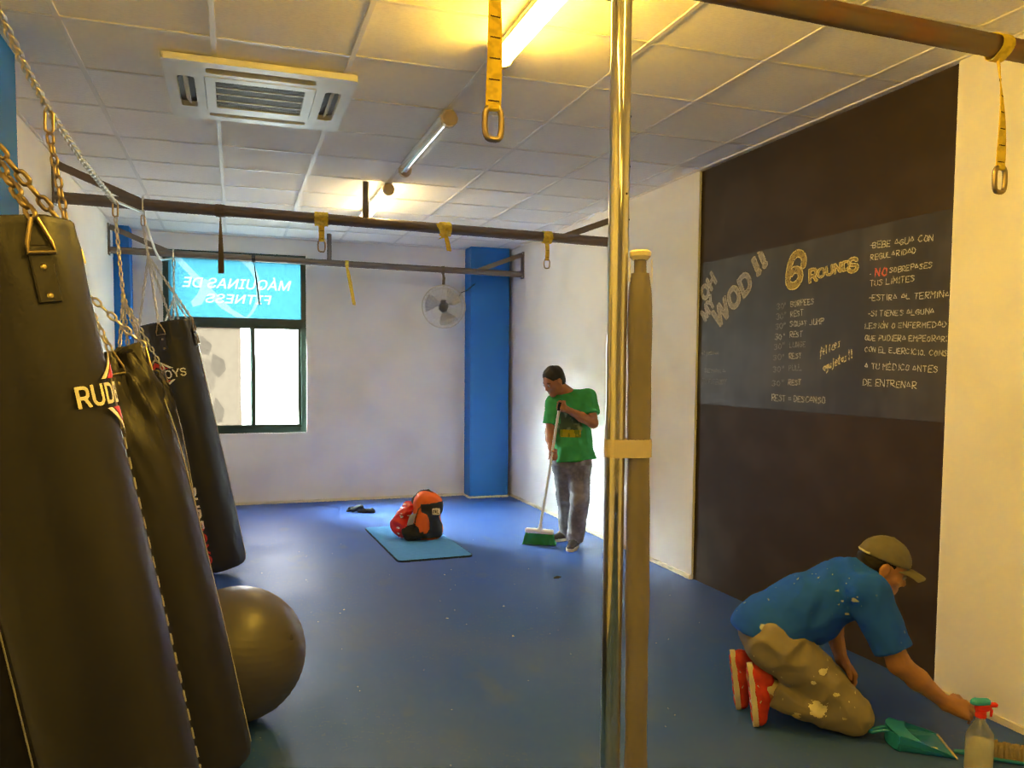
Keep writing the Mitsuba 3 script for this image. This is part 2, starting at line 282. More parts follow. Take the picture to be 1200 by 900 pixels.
def blob(pts): return Polygon(pts).buffer(0.03, quad_segs=4).buffer(-0.02, quad_segs=4)
fig = blob([(-0.52, 1.70), (-0.38, 1.62), (-0.27, 1.60), (-0.20, 1.46), (-0.22, 1.30), (-0.30, 1.20), (-0.20, 1.02), (-0.30, 0.92), (-0.52, 0.92), (-0.54, 1.30)])
hair = unary_union([blob([(-0.46, 1.86), (-0.33, 1.85), (-0.24, 1.76), (-0.27, 1.66), (-0.36, 1.70), (-0.42, 1.77)]), blob([(-0.22, 1.66), (-0.12, 1.60), (-0.10, 1.50), (-0.17, 1.42), (-0.24, 1.50)]), blob([(-0.20, 1.18), (-0.12, 1.05), (-0.15, 0.93), (-0.26, 0.90), (-0.24, 1.02)])])
pale = blob([(-0.43, 1.55), (-0.35, 1.50), (-0.36, 1.28), (-0.44, 1.20), (-0.47, 1.40)])
part('window_1', 'poster', sheet(sbox(WX0 + 0.05, WZ0 + 0.07, 0.065, 1.97).difference(unary_union([fig, hair])), YB + 0.055), 'm_poster', False, 'faded grey poster of a woman behind the left pane')
part('window_1', 'poster_figure', sheet(fig.difference(unary_union([hair, pale])), YB + 0.055), 'm_poster_figure', False)
for g in hair.geoms: part('window_1', 'poster_shape', sheet(g, YB + 0.055), 'm_poster_hair', False)
part('window_1', 'poster_shape', sheet(pale.intersection(fig).difference(hair), YB + 0.055), 'm_poster_light', False)
part('window_1', 'handle', rbox((0.172, YB + 0.052, 1.36), (0.192, YB + 0.073, 1.50), 0.004), 'm_black')

# ---------------------------------------------------------------- air conditioner cassette in the ceiling
ac = thing('air_conditioner', 'white ceiling cassette air conditioner with a square grille and four outlets', 'air conditioner')
ax, ay, ah = (AC[0] + AC[2]) / 2, (AC[1] + AC[3]) / 2, (AC[2] - AC[0]) / 2
def slot(cx, cy_, lx, ly): return rrect(cx - lx, cy_ - ly, cx + lx, cy_ + ly, min(lx, ly) * 0.55)
slots = [slot(0, -0.345, 0.255, 0.038), slot(0, 0.345, 0.255, 0.030), slot(-0.350, 0, 0.040, 0.235), slot(0.350, 0, 0.040, 0.235)]
face = rrect(-ah, -ah, ah, ah, 0.02).difference(unary_union(slots + [sbox(-0.265, -0.265, 0.265, 0.265)]))
face = place(extrude(face, 0.030), V(ax, ay, HC - 0.034), V(1, 0, 0), V(0, 1, 0))
part(ac, 'panel', face, 'm_white_plastic', 25)
part(ac, 'housing', box((ax - 0.40, ay - 0.40, HC - 0.0068), (ax + 0.40, ay + 0.40, HC + 0.028)), 'm_dark_plastic', False)
gf = sbox(-0.262, -0.262, 0.262, 0.262).difference(sbox(-0.215, -0.205, 0.215, 0.205))
gr = part(ac, 'grille', place(extrude(gf, 0.024), V(ax, ay, HC - 0.036), V(1, 0, 0), V(0, 1, 0)), 'm_white_plastic', 25)
fins = [box((ax + x - 0.0014, ay - 0.206, HC - 0.030), (ax + x + 0.0022, ay + 0.206, HC - 0.016)) for x in np.linspace(-0.21, 0.21, 53)]
part(gr, 'fins', cat(fins), 'm_fin', False, kind='stuff')
for y in (-0.11, -0.01, 0.10):
    part(gr, 'cross_bar', box((ax - 0.215, ay + y - 0.004, HC - 0.034), (ax + 0.215, ay + y + 0.004, HC - 0.028)), 'm_white_plastic', False)
def flap(cx, cy_, lx, ly, tilt, axis):
    m = rbox((-lx, -ly, -0.004), (lx, ly, 0.004), 0.002)
    m.apply_transform(trimesh.transformations.rotation_matrix(tilt, axis)); m.apply_translation((ax + cx, ay + cy_, HC - 0.018)); return m
for c in ((0, -0.345, 0.25, 0.026, 0.35, (1, 0, 0)), (0, 0.345, 0.25, 0.022, -0.9, (1, 0, 0)), (-0.352, 0, 0.018, 0.19, 0.9, (0, 1, 0)), (0.352, 0, 0.018, 0.19, -0.9, (0, 1, 0))):
    part(ac, 'flap', flap(*c), 'm_white_plastic')

# ---------------------------------------------------------------- tube lights along the ceiling
def lamp(x, y0, lit, tone, label):
    L, z = 1.265, HC - 0.058
    t = thing('ceiling_light', label, 'light')
    R = 0.040; ang = np.radians(np.linspace(-200, 20, 23))
    part(t, 'spine', rbox((x - 0.030, y0 + 0.02, HC - 0.030), (x + 0.030, y0 + L - 0.02, HC - 0.0065), 0.004), 'm_fixture')
    for e, s in ((y0, 1), (y0 + L, -1)):
        part(t, 'end_cap', lathe([(0, 0), (0.038, 0), (0.045, 0.006), (0.045, 0.045), (0, 0.045)], 24, (x, e, z), (0, s, 0)), 'm_lampcap')
    prof = [(x + R * math.cos(a), z + R * math.sin(a)) for a in ang]
    v = np.array([(a, yy, b) for yy in (y0 + 0.044, y0 + L - 0.044) for a, b in prof]); n = len(prof)
    f = [q for i in range(n - 1) for q in ([i, i + 1, n + i + 1], [i, n + i + 1, n + i])]
    shell = trimesh.Trimesh(v, np.array(f), process=False)
    if (shell.face_normals[n][2] > 0): shell.invert()
    if lit:
        d = mikit.ply(shell, 'm_lamp_lit', True); d['emitter'] = {'type': 'area', 'radiance': {'type': 'rgb', 'value': [lit * q for q in tone]}}
        part(t, 'diffuser', d, None)
    else:
        part(t, 'reflector', rbox((x - 0.034, y0 + 0.045, z + 0.010), (x + 0.034, y0 + L - 0.045, z + 0.018), 0.002), 'm_steel')
        part(t, 'tube', tube([(x, y0 + 0.045, z - 0.004), (x, y0 + L - 0.045, z - 0.004)], 0.014, 16), 'm_white_plastic')
        part(t, 'cover', shell, 'm_clear', True, 'clear glossy cover')
LB = ['lit tube light at the rear on the punching bag side', 'lit tube light above the nearest punching bag', 'rearmost lit tube light in line with the chrome pole', 'lit tube light behind the near pipe in line with the chrome pole', 'brightly lit tube light beside the near yellow strap on the ceiling', 'switched off clear tube light between the two lit ones', 'lit tube light at the back, crossed by a thin steel post']
for q, lb in zip(LAMPS, LB): lamp(*q, lb)
# ---------------------------------------------------------------- steel pipe frames across the room
PIPES = [(2.10, 2.66, 2.618, 0.036, 'rust brown steel pipe crossing overhead nearest the camera'),
         (6.24, 2.664, 2.606, 0.040, 'brown steel pipe across the room carrying three yellow straps'),
         (8.75, 2.655, 2.614, 0.034, 'grey brown steel pipe across the back of the room carrying the fan')]
def pipe_z(i, x):
    y, z0, z1, r, _ = PIPES[i]; return z0 + (z1 - z0) * (x - XL) / (XR - XL)
for i, (y, z0, z1, r, lb) in enumerate(PIPES):
    t = thing('overhead_pipe', lb, 'pipe', None)
    part(t, 'tube', tube([(XL + 0.01, y, z0), (XR - 0.01, y, z1)], r, 24), 'm_pipe' if i else 'm_pipe_rust', 40)
    for s, x in ((1, XL), (-1, XR)):
        z = pipe_z(i, x)
        part(t, 'wall_plate', rbox((min(x, x + s * 0.014), y - 0.045, z - 0.05), (max(x, x + s * 0.014), y + 0.045, z + 0.255), 0.003), 'm_pipe', False)
        part(t, 'brace', bar((x + s * 0.012, y, z + 0.225), (x + s * 0.53, y, pipe_z(i, x + s * 0.53) + r * 0.5), 0.05, 0.030, (0, 1, 0)), 'm_pipe', False)
        if i: 
            for dz in (-0.03, 0.235):
                part(t, 'bolt', lathe([(0, 0.008), (0.009, 0.008), (0.010, 0), (0, 0)], 6, (x + s * 0.014, y - 0.03, z + dz), (s, 0, 0)), 'm_steel')
    if i:
        part(t, 'ceiling_post', tube([(0.96, y, pipe_z(i, 0.96)), (0.96, y, HC - 0.007)], 0.024, 14), 'm_pipe', 40)

# ---------------------------------------------------------------- chrome pole with a wrapped roll taped to it
PX, PY, PR = 1.042, 2.10, 0.029
t = thing('chrome_pole', 'polished chrome vertical pole standing in the middle of the floor', 'pole')
ptop = pipe_z(0, PX) - 0.036
part(t, 'shaft', tube([(PX, PY, 0.012), (PX, PY, 1.46), (PX, PY, 1.461), (PX, PY, ptop - 0.012)], [PR, PR, PR, PR], 40), 'm_chrome', 40)
part(t, 'inner_sleeve', tube([(PX, PY, 2.285), (PX, PY, 2.30)], PR + 0.0015, 40), 'm_chrome', 40)
part(t, 'base_flange', lathe([(0, 0), (0.034, 0), (0.034, 0.008), (0.030, 0.014), (0, 0.014)], 32, (PX, PY, 0)), 'm_steel', 40)
part(t, 'top_flange', lathe([(0, 0), (0.075, 0), (0.075, 0.012), (0, 0.012)], 32, (PX, PY, ptop - 0.014)), 'm_pipe', 40)
for dz, a in ((2.10, -0.5), (2.02, -1.2), (1.95, -0.6), (2.24, -0.4)):
    d = V(math.cos(a), math.sin(a), 0)
    part(t, 'screw', lathe([(0, 0.003), (0.003, 0.002), (0.0035, 0), (0, 0)], 10, V(PX, PY, dz) + d * PR, d), 'm_black')
def on_roll(z): return V(1.112 - 0.010 * (z - 1.2), 2.085, z)
t = thing('wrapped_roll', 'tall brown wrapped roll with a yellow end cap standing beside the chrome pole', 'roll')
zz = np.linspace(0.0, 1.80, 37); rr = 0.034 + 0.0016 * np.sin(zz * 9) + 0.0012 * np.sin(zz * 23 + 1); rr[-2:] = (0.033, 0.026)
part(t, 'wrapping', tube([on_roll(z) for z in zz], rr, 28), 'm_kraft', 50)
part(t, 'neck', tube([on_roll(1.795), on_roll(1.845)], 0.018, 20), 'm_kraft', 40)
part(t, 'end_cap', lathe([(0, 0), (0.022, 0), (0.031, 0.010), (0.031, 0.022), (0.026, 0.027), (0, 0.027)], 28, on_roll(1.838)), 'm_cream', 40)
for s in (-1, 1):
    pts = [on_roll(1.775 + 0.0075 * k) + V(s * (0.034 + (0.0035 if k % 2 else 0)), -0.004, 0) for k in range(10)]
    part(t, 'perforated_edge', tube(pts, 0.0022, 6), 'm_print_white')
def band(c0, c1, r0, r1, z0, z1, n=48):
    """tape wrapped around two circles (convex outline), z0..z1"""
    h = unary_union([Point(*c0).buffer(r0, quad_segs=12), Point(*c1).buffer(r1, quad_segs=12)]).convex_hull
    ring = h.buffer(0.002).difference(h); m = extrude(ring, z1 - z0); m.apply_translation((0, 0, z0)); return m
solo('packing_tape', band((PX, PY), on_roll(1.30)[:2], PR + 0.0005, 0.0362, 1.270, 1.322), 'm_tape', 'tan packing tape binding the wrapped roll to the chrome pole', 'tape')

# ---------------------------------------------------------------- straps hung on the pipes
def ribbon(pts, w, t, wdir):
    """flat webbing along pts, wide along wdir (one vector or one per point), thickness t"""
    P = np.asarray(pts, float); W = np.broadcast_to(np.asarray(wdir, float), P.shape); T = np.gradient(P, axis=0); N = np.cross(T, W); N /= np.linalg.norm(N, axis=1, keepdims=True)
    W = W / np.linalg.norm(W, axis=1, keepdims=True); ww = np.broadcast_to(np.asarray(w, float), (len(P),))[:, None] / 2
    v = np.vstack([P + W * ww + N * t / 2, P - W * ww + N * t / 2, P - W * ww - N * t / 2, P + W * ww - N * t / 2]); n = len(P); f = []
    for k in range(4):
        for i in range(n - 1):
            a, b, c, e = k * n + i, k * n + i + 1, ((k + 1) % 4) * n + i + 1, ((k + 1) % 4) * n + i
            f += [[a, b, c], [a, c, e]]
    for i in (0, n - 1):
        q = [k * n + i for k in range(4)]; f += [[q[0], q[1], q[2]], [q[0], q[2], q[3]]]
    m = trimesh.Trimesh(v, np.array(f), process=False); m.fix_normals(); return m
def loop_on(i, x, w, r_extra=0.004, n=28, lump=0.0):
    y, _, _, r, _ = PIPES[i]; z = pipe_z(i, x); a = np.linspace(0.0, 2 * np.pi, n); rr = r + r_extra + lump * (0.5 + 0.5 * np.sin(a * 3))
    P = np.stack([x + 0 * a + 0.006 * np.sin(a), y + rr * np.sin(a), z - rr * np.cos(a)], 1)
    return ribbon(P, w, 0.003, (1, 0, 0))
def d_ring(c, w, h, r):
    """oval ring hanging from c (its top bar), in the plane of x and z"""
    pts = []
    for a in np.linspace(0, 2 * np.pi, 33)[:-1]:
        ca, sa = math.cos(a), math.sin(a); pts.append(V(c[0] + w / 2 * np.sign(ca) * abs(ca) ** 0.55, c[1], c[2] - h / 2 + h / 2 * np.sign(sa) * abs(sa) ** 0.7))
    return tube(pts, r, 8, closed=True)
def strap(i, x, z_end, w, m, label, ring=True, yoff=None, sway=0.0, twist=0.0, wtop=None, loop_w=None, rings=(0.047, 0.085, 0.0085), lump=0.002, stitches=0, group=None):
    t = thing('webbing_strap', label, 'strap', group)
    y0 = PIPES[i][0]; zt = pipe_z(i, x) - PIPES[i][3] - 0.006
    part(t, 'loop', loop_on(i, x, loop_w or w, 0.003, 28, lump), m, 40)
    n = 24; u = np.linspace(0, 1, n); z = zt + (z_end + (rings[1] - 0.004 if ring else 0) - zt) * u
    P = np.stack([x + sway * u, np.full(n, y0) - 0.012 * np.sin(u * 3.1), z], 1)
    a = twist * (1 - u) ** 2; W = np.stack([np.cos(a), np.sin(a), 0 * a], 1)
    ww = w if wtop is None else wtop + (w - wtop) * np.clip(u * 1.2, 0, 1)
    part(t, 'webbing', ribbon(P, ww, 0.0035, W), m, 40)
    for k in range(stitches):
        zz_ = P[-1, 2] + 0.02 + k * 0.054
        if zz_ > zt - 0.03: break
        kx = np.interp(zz_, P[::-1, 2], P[::-1, 0]); ky = np.interp(zz_, P[::-1, 2], P[::-1, 1]); hw = np.interp(zz_, P[::-1, 2], np.broadcast_to(ww, (n,))[::-1]) * 0.36; aa = np.interp(zz_, P[::-1, 2], a[::-1])
        d = V(math.cos(aa), math.sin(aa), 0)
        part(t, 'stitch', bar(V(kx, ky, zz_) - d * hw, V(kx, ky, zz_) + d * hw, 0.0065, 0.0029, (0, 0, 1)), 'm_stitch', False)
    if ring:
        part(t, 'ring', d_ring((x + sway, P[-1, 1], z_end + rings[1]), *rings), 'm_bronze', True, 'oval metal ring')
        part(t, 'ring_loop', rbox((x + sway - w * 0.42, P[-1, 1] - 0.009, z_end + rings[1] - 0.010), (x + sway + w * 0.42, P[-1, 1] + 0.009, z_end + rings[1] + 0.008), 0.004), m)
    return t
strap(0, 0.664, 2.138, 0.043, 'm_yellow', 'yellow webbing strap with a bronze ring hanging left of the chrome pole', stitches=9, twist=0.4, wtop=0.034)
strap(0, 2.455, 2.142, 0.040, 'm_yellow', 'yellow webbing strap hanging in front of the near right wall', sway=0.03, twist=1.1, wtop=0.022, loop_w=0.05, lump=0.008, stitches=8)
strap(1, -0.085, 2.20, 0.042, 'm_olive', 'dark olive strap without a ring in front of the window', ring=False, twist=1.2, wtop=0.016, loop_w=0.06)
strap(1, 0.628, 2.395, 0.042, 'm_yellow', 'short yellow strap with a ring on the pipe over the window edge', rings=(0.052, 0.085, 0.006), loop_w=0.10, lump=0.012, stitches=2)
t = strap(1, 1.585, 2.455, 0.038, 'm_yellow', 'yellow strap knotted around the pipe with a short loose tail', ring=False, sway=0.03, loop_w=0.09, lump=0.016, twist=0.5)
part(t, 'knot', ribbon([(1.52, 6.19, 2.66), (1.545, 6.175, 2.61), (1.56, 6.185, 2.56), (1.535, 6.19, 2.54)], 0.05, 0.004, (1, 0, 0.3)), 'm_yellow', 40)
t = strap(1, 2.447, 2.36, 0.034, 'm_yellow', 'yellow strap with a ring on the pipe, close to the right wall', rings=(0.048, 0.075, 0.005), loop_w=0.08, lump=0.010, stitches=2)
strap(2, 0.20, 2.17, 0.014, 'm_black', 'thin dark cord with a yellow wrap hanging over the blue window film', ring=False, sway=0.05, twist=1.4, loop_w=0.035)
strap(2, 1.145, 2.20, 0.035, 'm_yellow', 'plain yellow strap hanging from the back pipe beside the window', ring=False, sway=0.075, twist=0.9, wtop=0.05)

# ---------------------------------------------------------------- chains
def link_mesh(L, W, r, n=6):
    pts = []; R = W / 2 - r; h = L / 2 - W / 2
    for a in np.linspace(-np.pi / 2, np.pi / 2, 6): pts.append((h + R * math.cos(a), R * math.sin(a), 0))
    for a in np.linspace(np.pi / 2, 1.5 * np.pi, 6): pts.append((-h + R * math.cos(a), R * math.sin(a), 0))
    return tube(pts, r, n, closed=True)
link_cache = {}
def chain(parent, pts, L, r, m='m_steel', name='link', stuff=False, W=None, phase=0.0):
    """links laid along the polyline, each turned a quarter against the last"""
    P = np.asarray(pts, float); s = np.r_[0, np.cumsum(np.linalg.norm(np.diff(P, axis=0), axis=1))]
    W = W or L * 0.66; pitch = L - 2.1 * r; n = max(1, int(round((s[-1] - 0.4 * r) / pitch))); key = (round(L, 4), round(r, 4), m)
    if key not in link_cache: mm = link_mesh(L, W, r); link_cache[key] = (mm, mikit.ply(mm, m, True))
    out = []
    for k in range(n):
        q = (k + 0.5) / n * s[-1]; e = pitch * 0.45
        c = V(*[np.interp(q, s, P[:, j]) for j in range(3)]); d = unit(V(*[np.interp(q + e, s, P[:, j]) - np.interp(q - e, s, P[:, j]) for j in range(3)]))
        x, y, _ = frame(d, (0.3, 1, 0.2)); a = phase + (k % 2) * np.pi / 2
        u = x * math.cos(a) + y * math.sin(a); out.append((c, d, u, np.cross(d, u)))
    if stuff: part(parent, name, cat([place(link_cache[key][0], c, d, u, w) for c, d, u, w in out]), m, True, kind='stuff')
    else:
        for c, d, u, w in out: part(parent, name, link_cache[key][1], None, to_world=at(c, d, u, w))
def snap_hook(parent, top, length=0.085, w=0.034, r=0.005, name='snap_hook', m='m_bronze'):
    c = V(*top) + V(0, 0, -length / 2); part(parent, name, place(link_mesh(length, w, r, 8), c, V(0, 0, -1), V(1, 0.4, 0) / math.hypot(1, 0.4)), m, True)

t = thing('long_chain', 'long steel chain slung from the near pipe to the front pipe, holding the nearer bags', 'chain')
yz = pipe_z(0, -0.6) - 0.036
chain(t, [(-0.600, 2.10, yz - 0.03), (-0.590, 2.22, 2.552), (-0.582, 2.50, 2.462), (-0.580, 2.80, 2.408), (-0.578, 3.10, 2.376), (-0.572, 3.7, 2.352), (-0.565, 4.50, 2.352), (-0.565, 4.62, 2.360)], 0.043, 0.0058)
part(t, 'turnbuckle', tube([(-0.565, 4.60, 2.362), (-0.568, 4.75, 2.385), (-0.59, 6.05, 2.57), (-0.592, 6.16, 2.585)], [0.006, 0.009, 0.009, 0.006], 10), 'm_steel', 40)
part(t, 'clamp', d_ring((-0.600, 2.10, pipe_z(0, -0.6) + 0.044), 0.085, 0.12, 0.006), 'm_bronze')
t = thing('short_chain', 'bright steel chain running from the front pipe back to the rear pipe by the window', 'chain')
chain(t, [(-0.595, 6.26, 2.585), (-0.585, 6.60, 2.49), (-0.578, 7.0, 2.425), (-0.574, 7.25, 2.405)], 0.034, 0.0055)
part(t, 'turnbuckle', tube([(-0.574, 7.24, 2.405), (-0.573, 7.4, 2.42), (-0.567, 8.55, 2.575), (-0.566, 8.66, 2.59)], [0.006, 0.010, 0.010, 0.006], 10), 'm_steel', 40)
part(t, 'pipe_clamp', place(d_ring((0, 0, 0.052), 0.104, 0.125, 0.006), V(-0.592, 6.24, pipe_z(1, -0.592)), V(0, 1, 0), V(-1, 0, 0)), 'm_steel')
part(t, 'pipe_clamp', place(d_ring((0, 0, 0.046), 0.092, 0.12, 0.006), V(-0.566, 8.75, pipe_z(2, -0.566)), V(0, 1, 0), V(-1, 0, 0)), 'm_steel')

# ---------------------------------------------------------------- punching bags standing on the floor, leaning to the chain
def wrap(poly, r, u0, h0, lift=0.0012, th=0.001):
    """flat lettering bent onto a cylinder of radius r about +z; x of the poly becomes arc length from azimuth u0, y height from h0"""
    m = extrude(poly, 0.01); m = trimesh.Trimesh(*trimesh.remesh.subdivide_to_size(m.vertices, m.faces, 0.012, max_iter=6), process=False); v = m.vertices.copy()
    a = u0 + v[:, 0] / r; rr = r + lift + th * (v[:, 2] > 0.005)
    m.vertices = np.stack([rr * np.cos(a), rr * np.sin(a), h0 + v[:, 1]], 1); return m
def bag(bottom, top, r, label, hook, chain_end, leg=0.034, legr=0.0045, crumple=0.0, logo=None, tab_az=(), stuffed=0.0, seed=1, mname='m_vinyl', vertical=None, fine=True, side_seam=None, dashes=0):
    """bag on the axis bottom -> top (its end-disc centres); hook: point on the big chain; chain_end: where the one chain parts into four"""
    A, B = V(*bottom), V(*top); L = np.linalg.norm(B - A); d = (B - A) / L; y = unit(V(0, 1, 0) - d[1] * d); x = np.cross(y, d)
    t = thing('punching_bag', label, 'punching bag'); nh, na = 96, 96
    h = np.concatenate([[0, 0.006, 0.02, 0.05], np.linspace(0.08, L - 0.12, nh), L - np.array([0.10, 0.085, 0.065, 0.045, 0.02, 0.006, 0.0])])
    R = np.full(len(h), r); R[0], R[1], R[2] = r - 0.045, r - 0.022, r - 0.006
    top_in = (L - h) < 0.055; R = R * (1 + 0.03 * np.exp(-((h - 0.35 * L) / (0.3 * L)) ** 2)); R[top_in] *= 0.985; R[-1] = r * 0.955
    R = R * (1 - crumple * np.exp(-((L - h) / 0.10) ** 2) - crumple * 1.1 * np.exp(-((L - h) / 0.24) ** 2))
    ang = np.arange(na) * 2 * np.pi / na; H, AZ = np.meshgrid(h, ang, indexing='ij'); RR = np.repeat(R[:, None], na, 1)
    P = np.stack([np.cos(AZ) * 2.2, np.sin(AZ) * 2.2, H * 2.4], -1) + seed * 3.7
    RR = RR + 0.010 * (meshkit.fbm(P, 3, seed) - 0.5)
    top_w = np.exp(-((L - H - 0.05) / 0.10) ** 2)
    RR = RR + 0.006 * top_w * np.sin(AZ * 9 + 3 * meshkit.noise(P * 1.5, seed))
    if crumple:
        cw = np.exp(-((L - H) / 0.30) ** 2); Q = np.stack([np.cos(AZ) * 3.2 + H * 2.5, np.sin(AZ) * 3.2 + H * 1.0, H * 2.2], -1) + seed
        RR = RR - crumple * 0.26 * cw * (np.abs(meshkit.fbm(Q, 3, seed + 4) - 0.5) * 4 - 0.5)
        RR = RR - crumple * 0.05 * cw * np.abs(np.sin(AZ * 5 + H * 26 + 6 * meshkit.noise(Q, 3)))
    seam = np.exp(-((L - H - 0.075) / 0.006) ** 2) + np.exp(-((L - H - 0.028) / 0.005) ** 2)
    RR = RR - 0.004 * seam
    v = np.stack([RR * np.cos(AZ), RR * np.sin(AZ), H + (crumple * 0.35 * (meshkit.noise(P * 1.2, seed + 9) - 0.6) * np.exp(-((L - H) / 0.10) ** 2))], -1).reshape(-1, 3); f = []; n_ = len(h)
    for i in range(n_ - 1):
        a0 = i * na + np.arange(na); a1 = i * na + (np.arange(na) + 1) % na
        f += [np.stack([a0, a1, a1 + na], 1), np.stack([a0, a1 + na, a0 + na], 1)]
    v = np.vstack([v, [[0, 0, 0.0], [0, 0, L - 0.03]]]); c0, c1 = len(v) - 2, len(v) - 1; j = np.arange(na)
    f += [np.stack([np.full(na, c0), (j + 1) % na, j], 1), np.stack([np.full(na, c1), (n_ - 1) * na + j, (n_ - 1) * na + (j + 1) % na], 1)]
    body = part(t, 'body', place(trimesh.Trimesh(v, np.vstack(f), process=False), A, x, y, d), mname, 50)
    if side_seam is not None and dashes:   # white lacing along the side seam
        for q in range(dashes):
            hq = 0.10 + 0.052 * q; rq = np.interp(hq, h, R) + 0.002; e = V(math.cos(side_seam), math.sin(side_seam), 0)
            part(body, 'lacing', place(tube([e * rq + V(0, 0, hq), e * rq + V(0, 0, hq + 0.030)], 0.0035, 6), A, x, y, d), 'm_piping', True)
    elif side_seam is not None:   # piping of the side seam
        sr = [np.interp(q, h, R) + 0.0015 for q in h[3:-8]]
        part(body, 'piping', place(tube(np.stack([np.array(sr) * math.cos(side_seam), np.array(sr) * math.sin(side_seam), h[3:-8]], 1), 0.0028, 6), A, x, y, d), 'm_piping', True)
    for q, az in enumerate(tab_az):
        e, w = V(math.cos(az), math.sin(az), 0), V(-math.sin(az), math.cos(az), 0); rt = r * (1 - 1.45 * crumple) + 0.003
        tab = rbox((-0.026, -0.100, -0.003), (0.026, 0.030, 0.004), 0.003)
        s_ = part(t, 'hanging_tab', place(place(tab, e * rt + V(0, 0, L - 0.10), w, V(0, 0, 1)), A, x, y, d), 'm_vinyl')
        for dz in (-0.02, -0.085):
            part(s_, 'rivet', place(lathe([(0, 0.005), (0.005, 0.004), (0.008, 0), (0, 0)], 12, e * (rt + 0.004) + V(0, 0, L - 0.10 + dz), e), A, x, y, d), 'm_screw')
        tri = [e * (rt + 0.009) + w * a_ + V(0, 0, L - 0.10 + b_) for a_, b_ in ((-0.03, 0.012), (0.03, 0.012), (0.026, 0.035), (0.006, 0.088), (-0.006, 0.088), (-0.026, 0.035))]
        tri = [A + x * p[0] + y * p[1] + d * p[2] for p in tri]
        part(s_, 'triangle_ring', tube(tri, legr * 0.95, 8, closed=True), 'm_bronze')
        end = (tri[3] + tri[4]) / 2
        if fine: chain(t, [end, V(*chain_end)], leg, legr, 'm_bronze' if fine == 2 else 'm_steel', 'chain_link', phase=0.3 * q)
        else: chain(t, [end, V(*chain_end)], leg, legr, 'm_steel', 'chain', stuff=True)
    if logo: logo(t, r, A, x, y, d, L)
    return t
def rude_boys(az, h0, w, big):
    def fn(t, r, A, x, y, d, L):
        g = text_poly('RUDE BOYS', 0.1, True); x0, y0, x1, y1 = g.bounds; k = w / (x1 - x0)
        hh = w * 0.135; g = affinity.scale(affinity.translate(g, -x0, 0), k, hh / 0.073 * 0.73, origin=(0, 0))
        cut = x0 + 0.545 * w; red = None
        part(t, 'lettering', place(wrap(g, r + 0.007, az, h0), A, x, y, d), 'm_print_white', True, 'white lettering reading RUDE BOYS')
        c = w * 0.52
        def chev(s, hw, th, rise, base):
            o = Polygon([(c - hw, base), (c, base + s * rise), (c + hw, base), (c + hw - th * 2.2, base), (c, base + s * (rise - th * 1.3)), (c - hw + th * 2.2, base)]); return o
        for s, base in ((1, hh * 1.22), (-1, -hh * 0.22)):
            part(t, 'emblem', place(wrap(chev(s, w * 0.29, w * 0.026, w * 0.20, base), r + 0.007, az, h0), A, x, y, d), 'm_print_white', True)
            part(t, 'emblem_red', place(wrap(chev(s, w * 0.215, w * 0.06, w * 0.135, base), r + 0.007, az, h0), A, x, y, d), 'm_print_red', True)
    return fn
def az_of(deg): return math.radians(deg)
T4 = tuple(math.radians(a) for a in (-100, -10, 80, 170))
HK = {1: (-0.588, 2.26, 2.53), 2: (-0.578, 3.10, 2.368), 3: (-0.562, 4.55, 2.345), 4: (-0.596, 6.235, 2.575), 5: (-0.540, 8.38, 2.545)}
BAGS = []
def hanger(key, hook, end, label, L, r, stuff=False, m='m_steel'):
    t = thing('hanging_chain', label, 'chain'); snap_hook(t, V(*hook) + V(0, 0, 0.012), m='m_bronze')
    chain(t, [V(*hook) + V(0, 0, -0.07), V(*end)], L, r, m, 'link', stuff)
    part(t, 'swivel', tube([V(*end) + V(0, 0, 0.02), V(*end) + V(0, 0, -0.012)], 0.008, 8), 'm_steel')
bag((-0.60, 2.78, 0.03), (-0.82, 2.78, 1.25), 0.16, 'short dark bag by the left wall, a sliver showing left of the lettered near bag', None, (-0.9, 2.78, 1.5), seed=3, side_seam=az_of(-62))
bag((-0.200, 2.20, 0.06), (-0.530, 2.20, 1.84), 0.168, 'large black punching bag with RUD lettering, nearest one that shows its top', HK[1], (-0.60, 2.23, 2.13), leg=0.046, legr=0.0056, fine=2, logo=rude_boys(az_of(-51), 1.365, 0.36, 1), tab_az=tuple(math.radians(a) for a in (-52, 38, 128, 218)), seed=1, side_seam=az_of(3), dashes=26)
hanger(1, HK[1], (-0.60, 2.23, 2.13), 'chain holding the near bag with the RUD lettering', 0.040, 0.005, m='m_bronze')
bag((-0.115, 3.10, 0.035), (-0.425, 3.10, 1.575), 0.166, 'black punching bag with a crumpled shiny top behind the lettered near bag', HK[2], (-0.505, 3.10, 1.800), leg=0.040, legr=0.0042, crumple=0.20, tab_az=tuple(math.radians(a) for a in (-75, 10, 105, 190)), seed=5, side_seam=az_of(0))
hanger(2, HK[2], (-0.505, 3.10, 1.800), 'brassy chain hanging straight down to the crumpled bag', 0.046, 0.005, m='m_bronze')
bag((-0.255, 4.50, 0.04), (-0.455, 4.50, 1.50), 0.150, 'narrow crumpled punching bag squeezed between the crumpled one and the far lettered one', HK[3], (-0.530, 4.52, 1.865), leg=0.036, legr=0.0045, crumple=0.20, tab_az=tuple(math.radians(a) for a in (-60, 30, 120, 210)), seed=8, side_seam=az_of(-1))
hanger(3, HK[3], (-0.530, 4.52, 1.865), 'chain hanging to the narrow crumpled bag', 0.036, 0.0045)
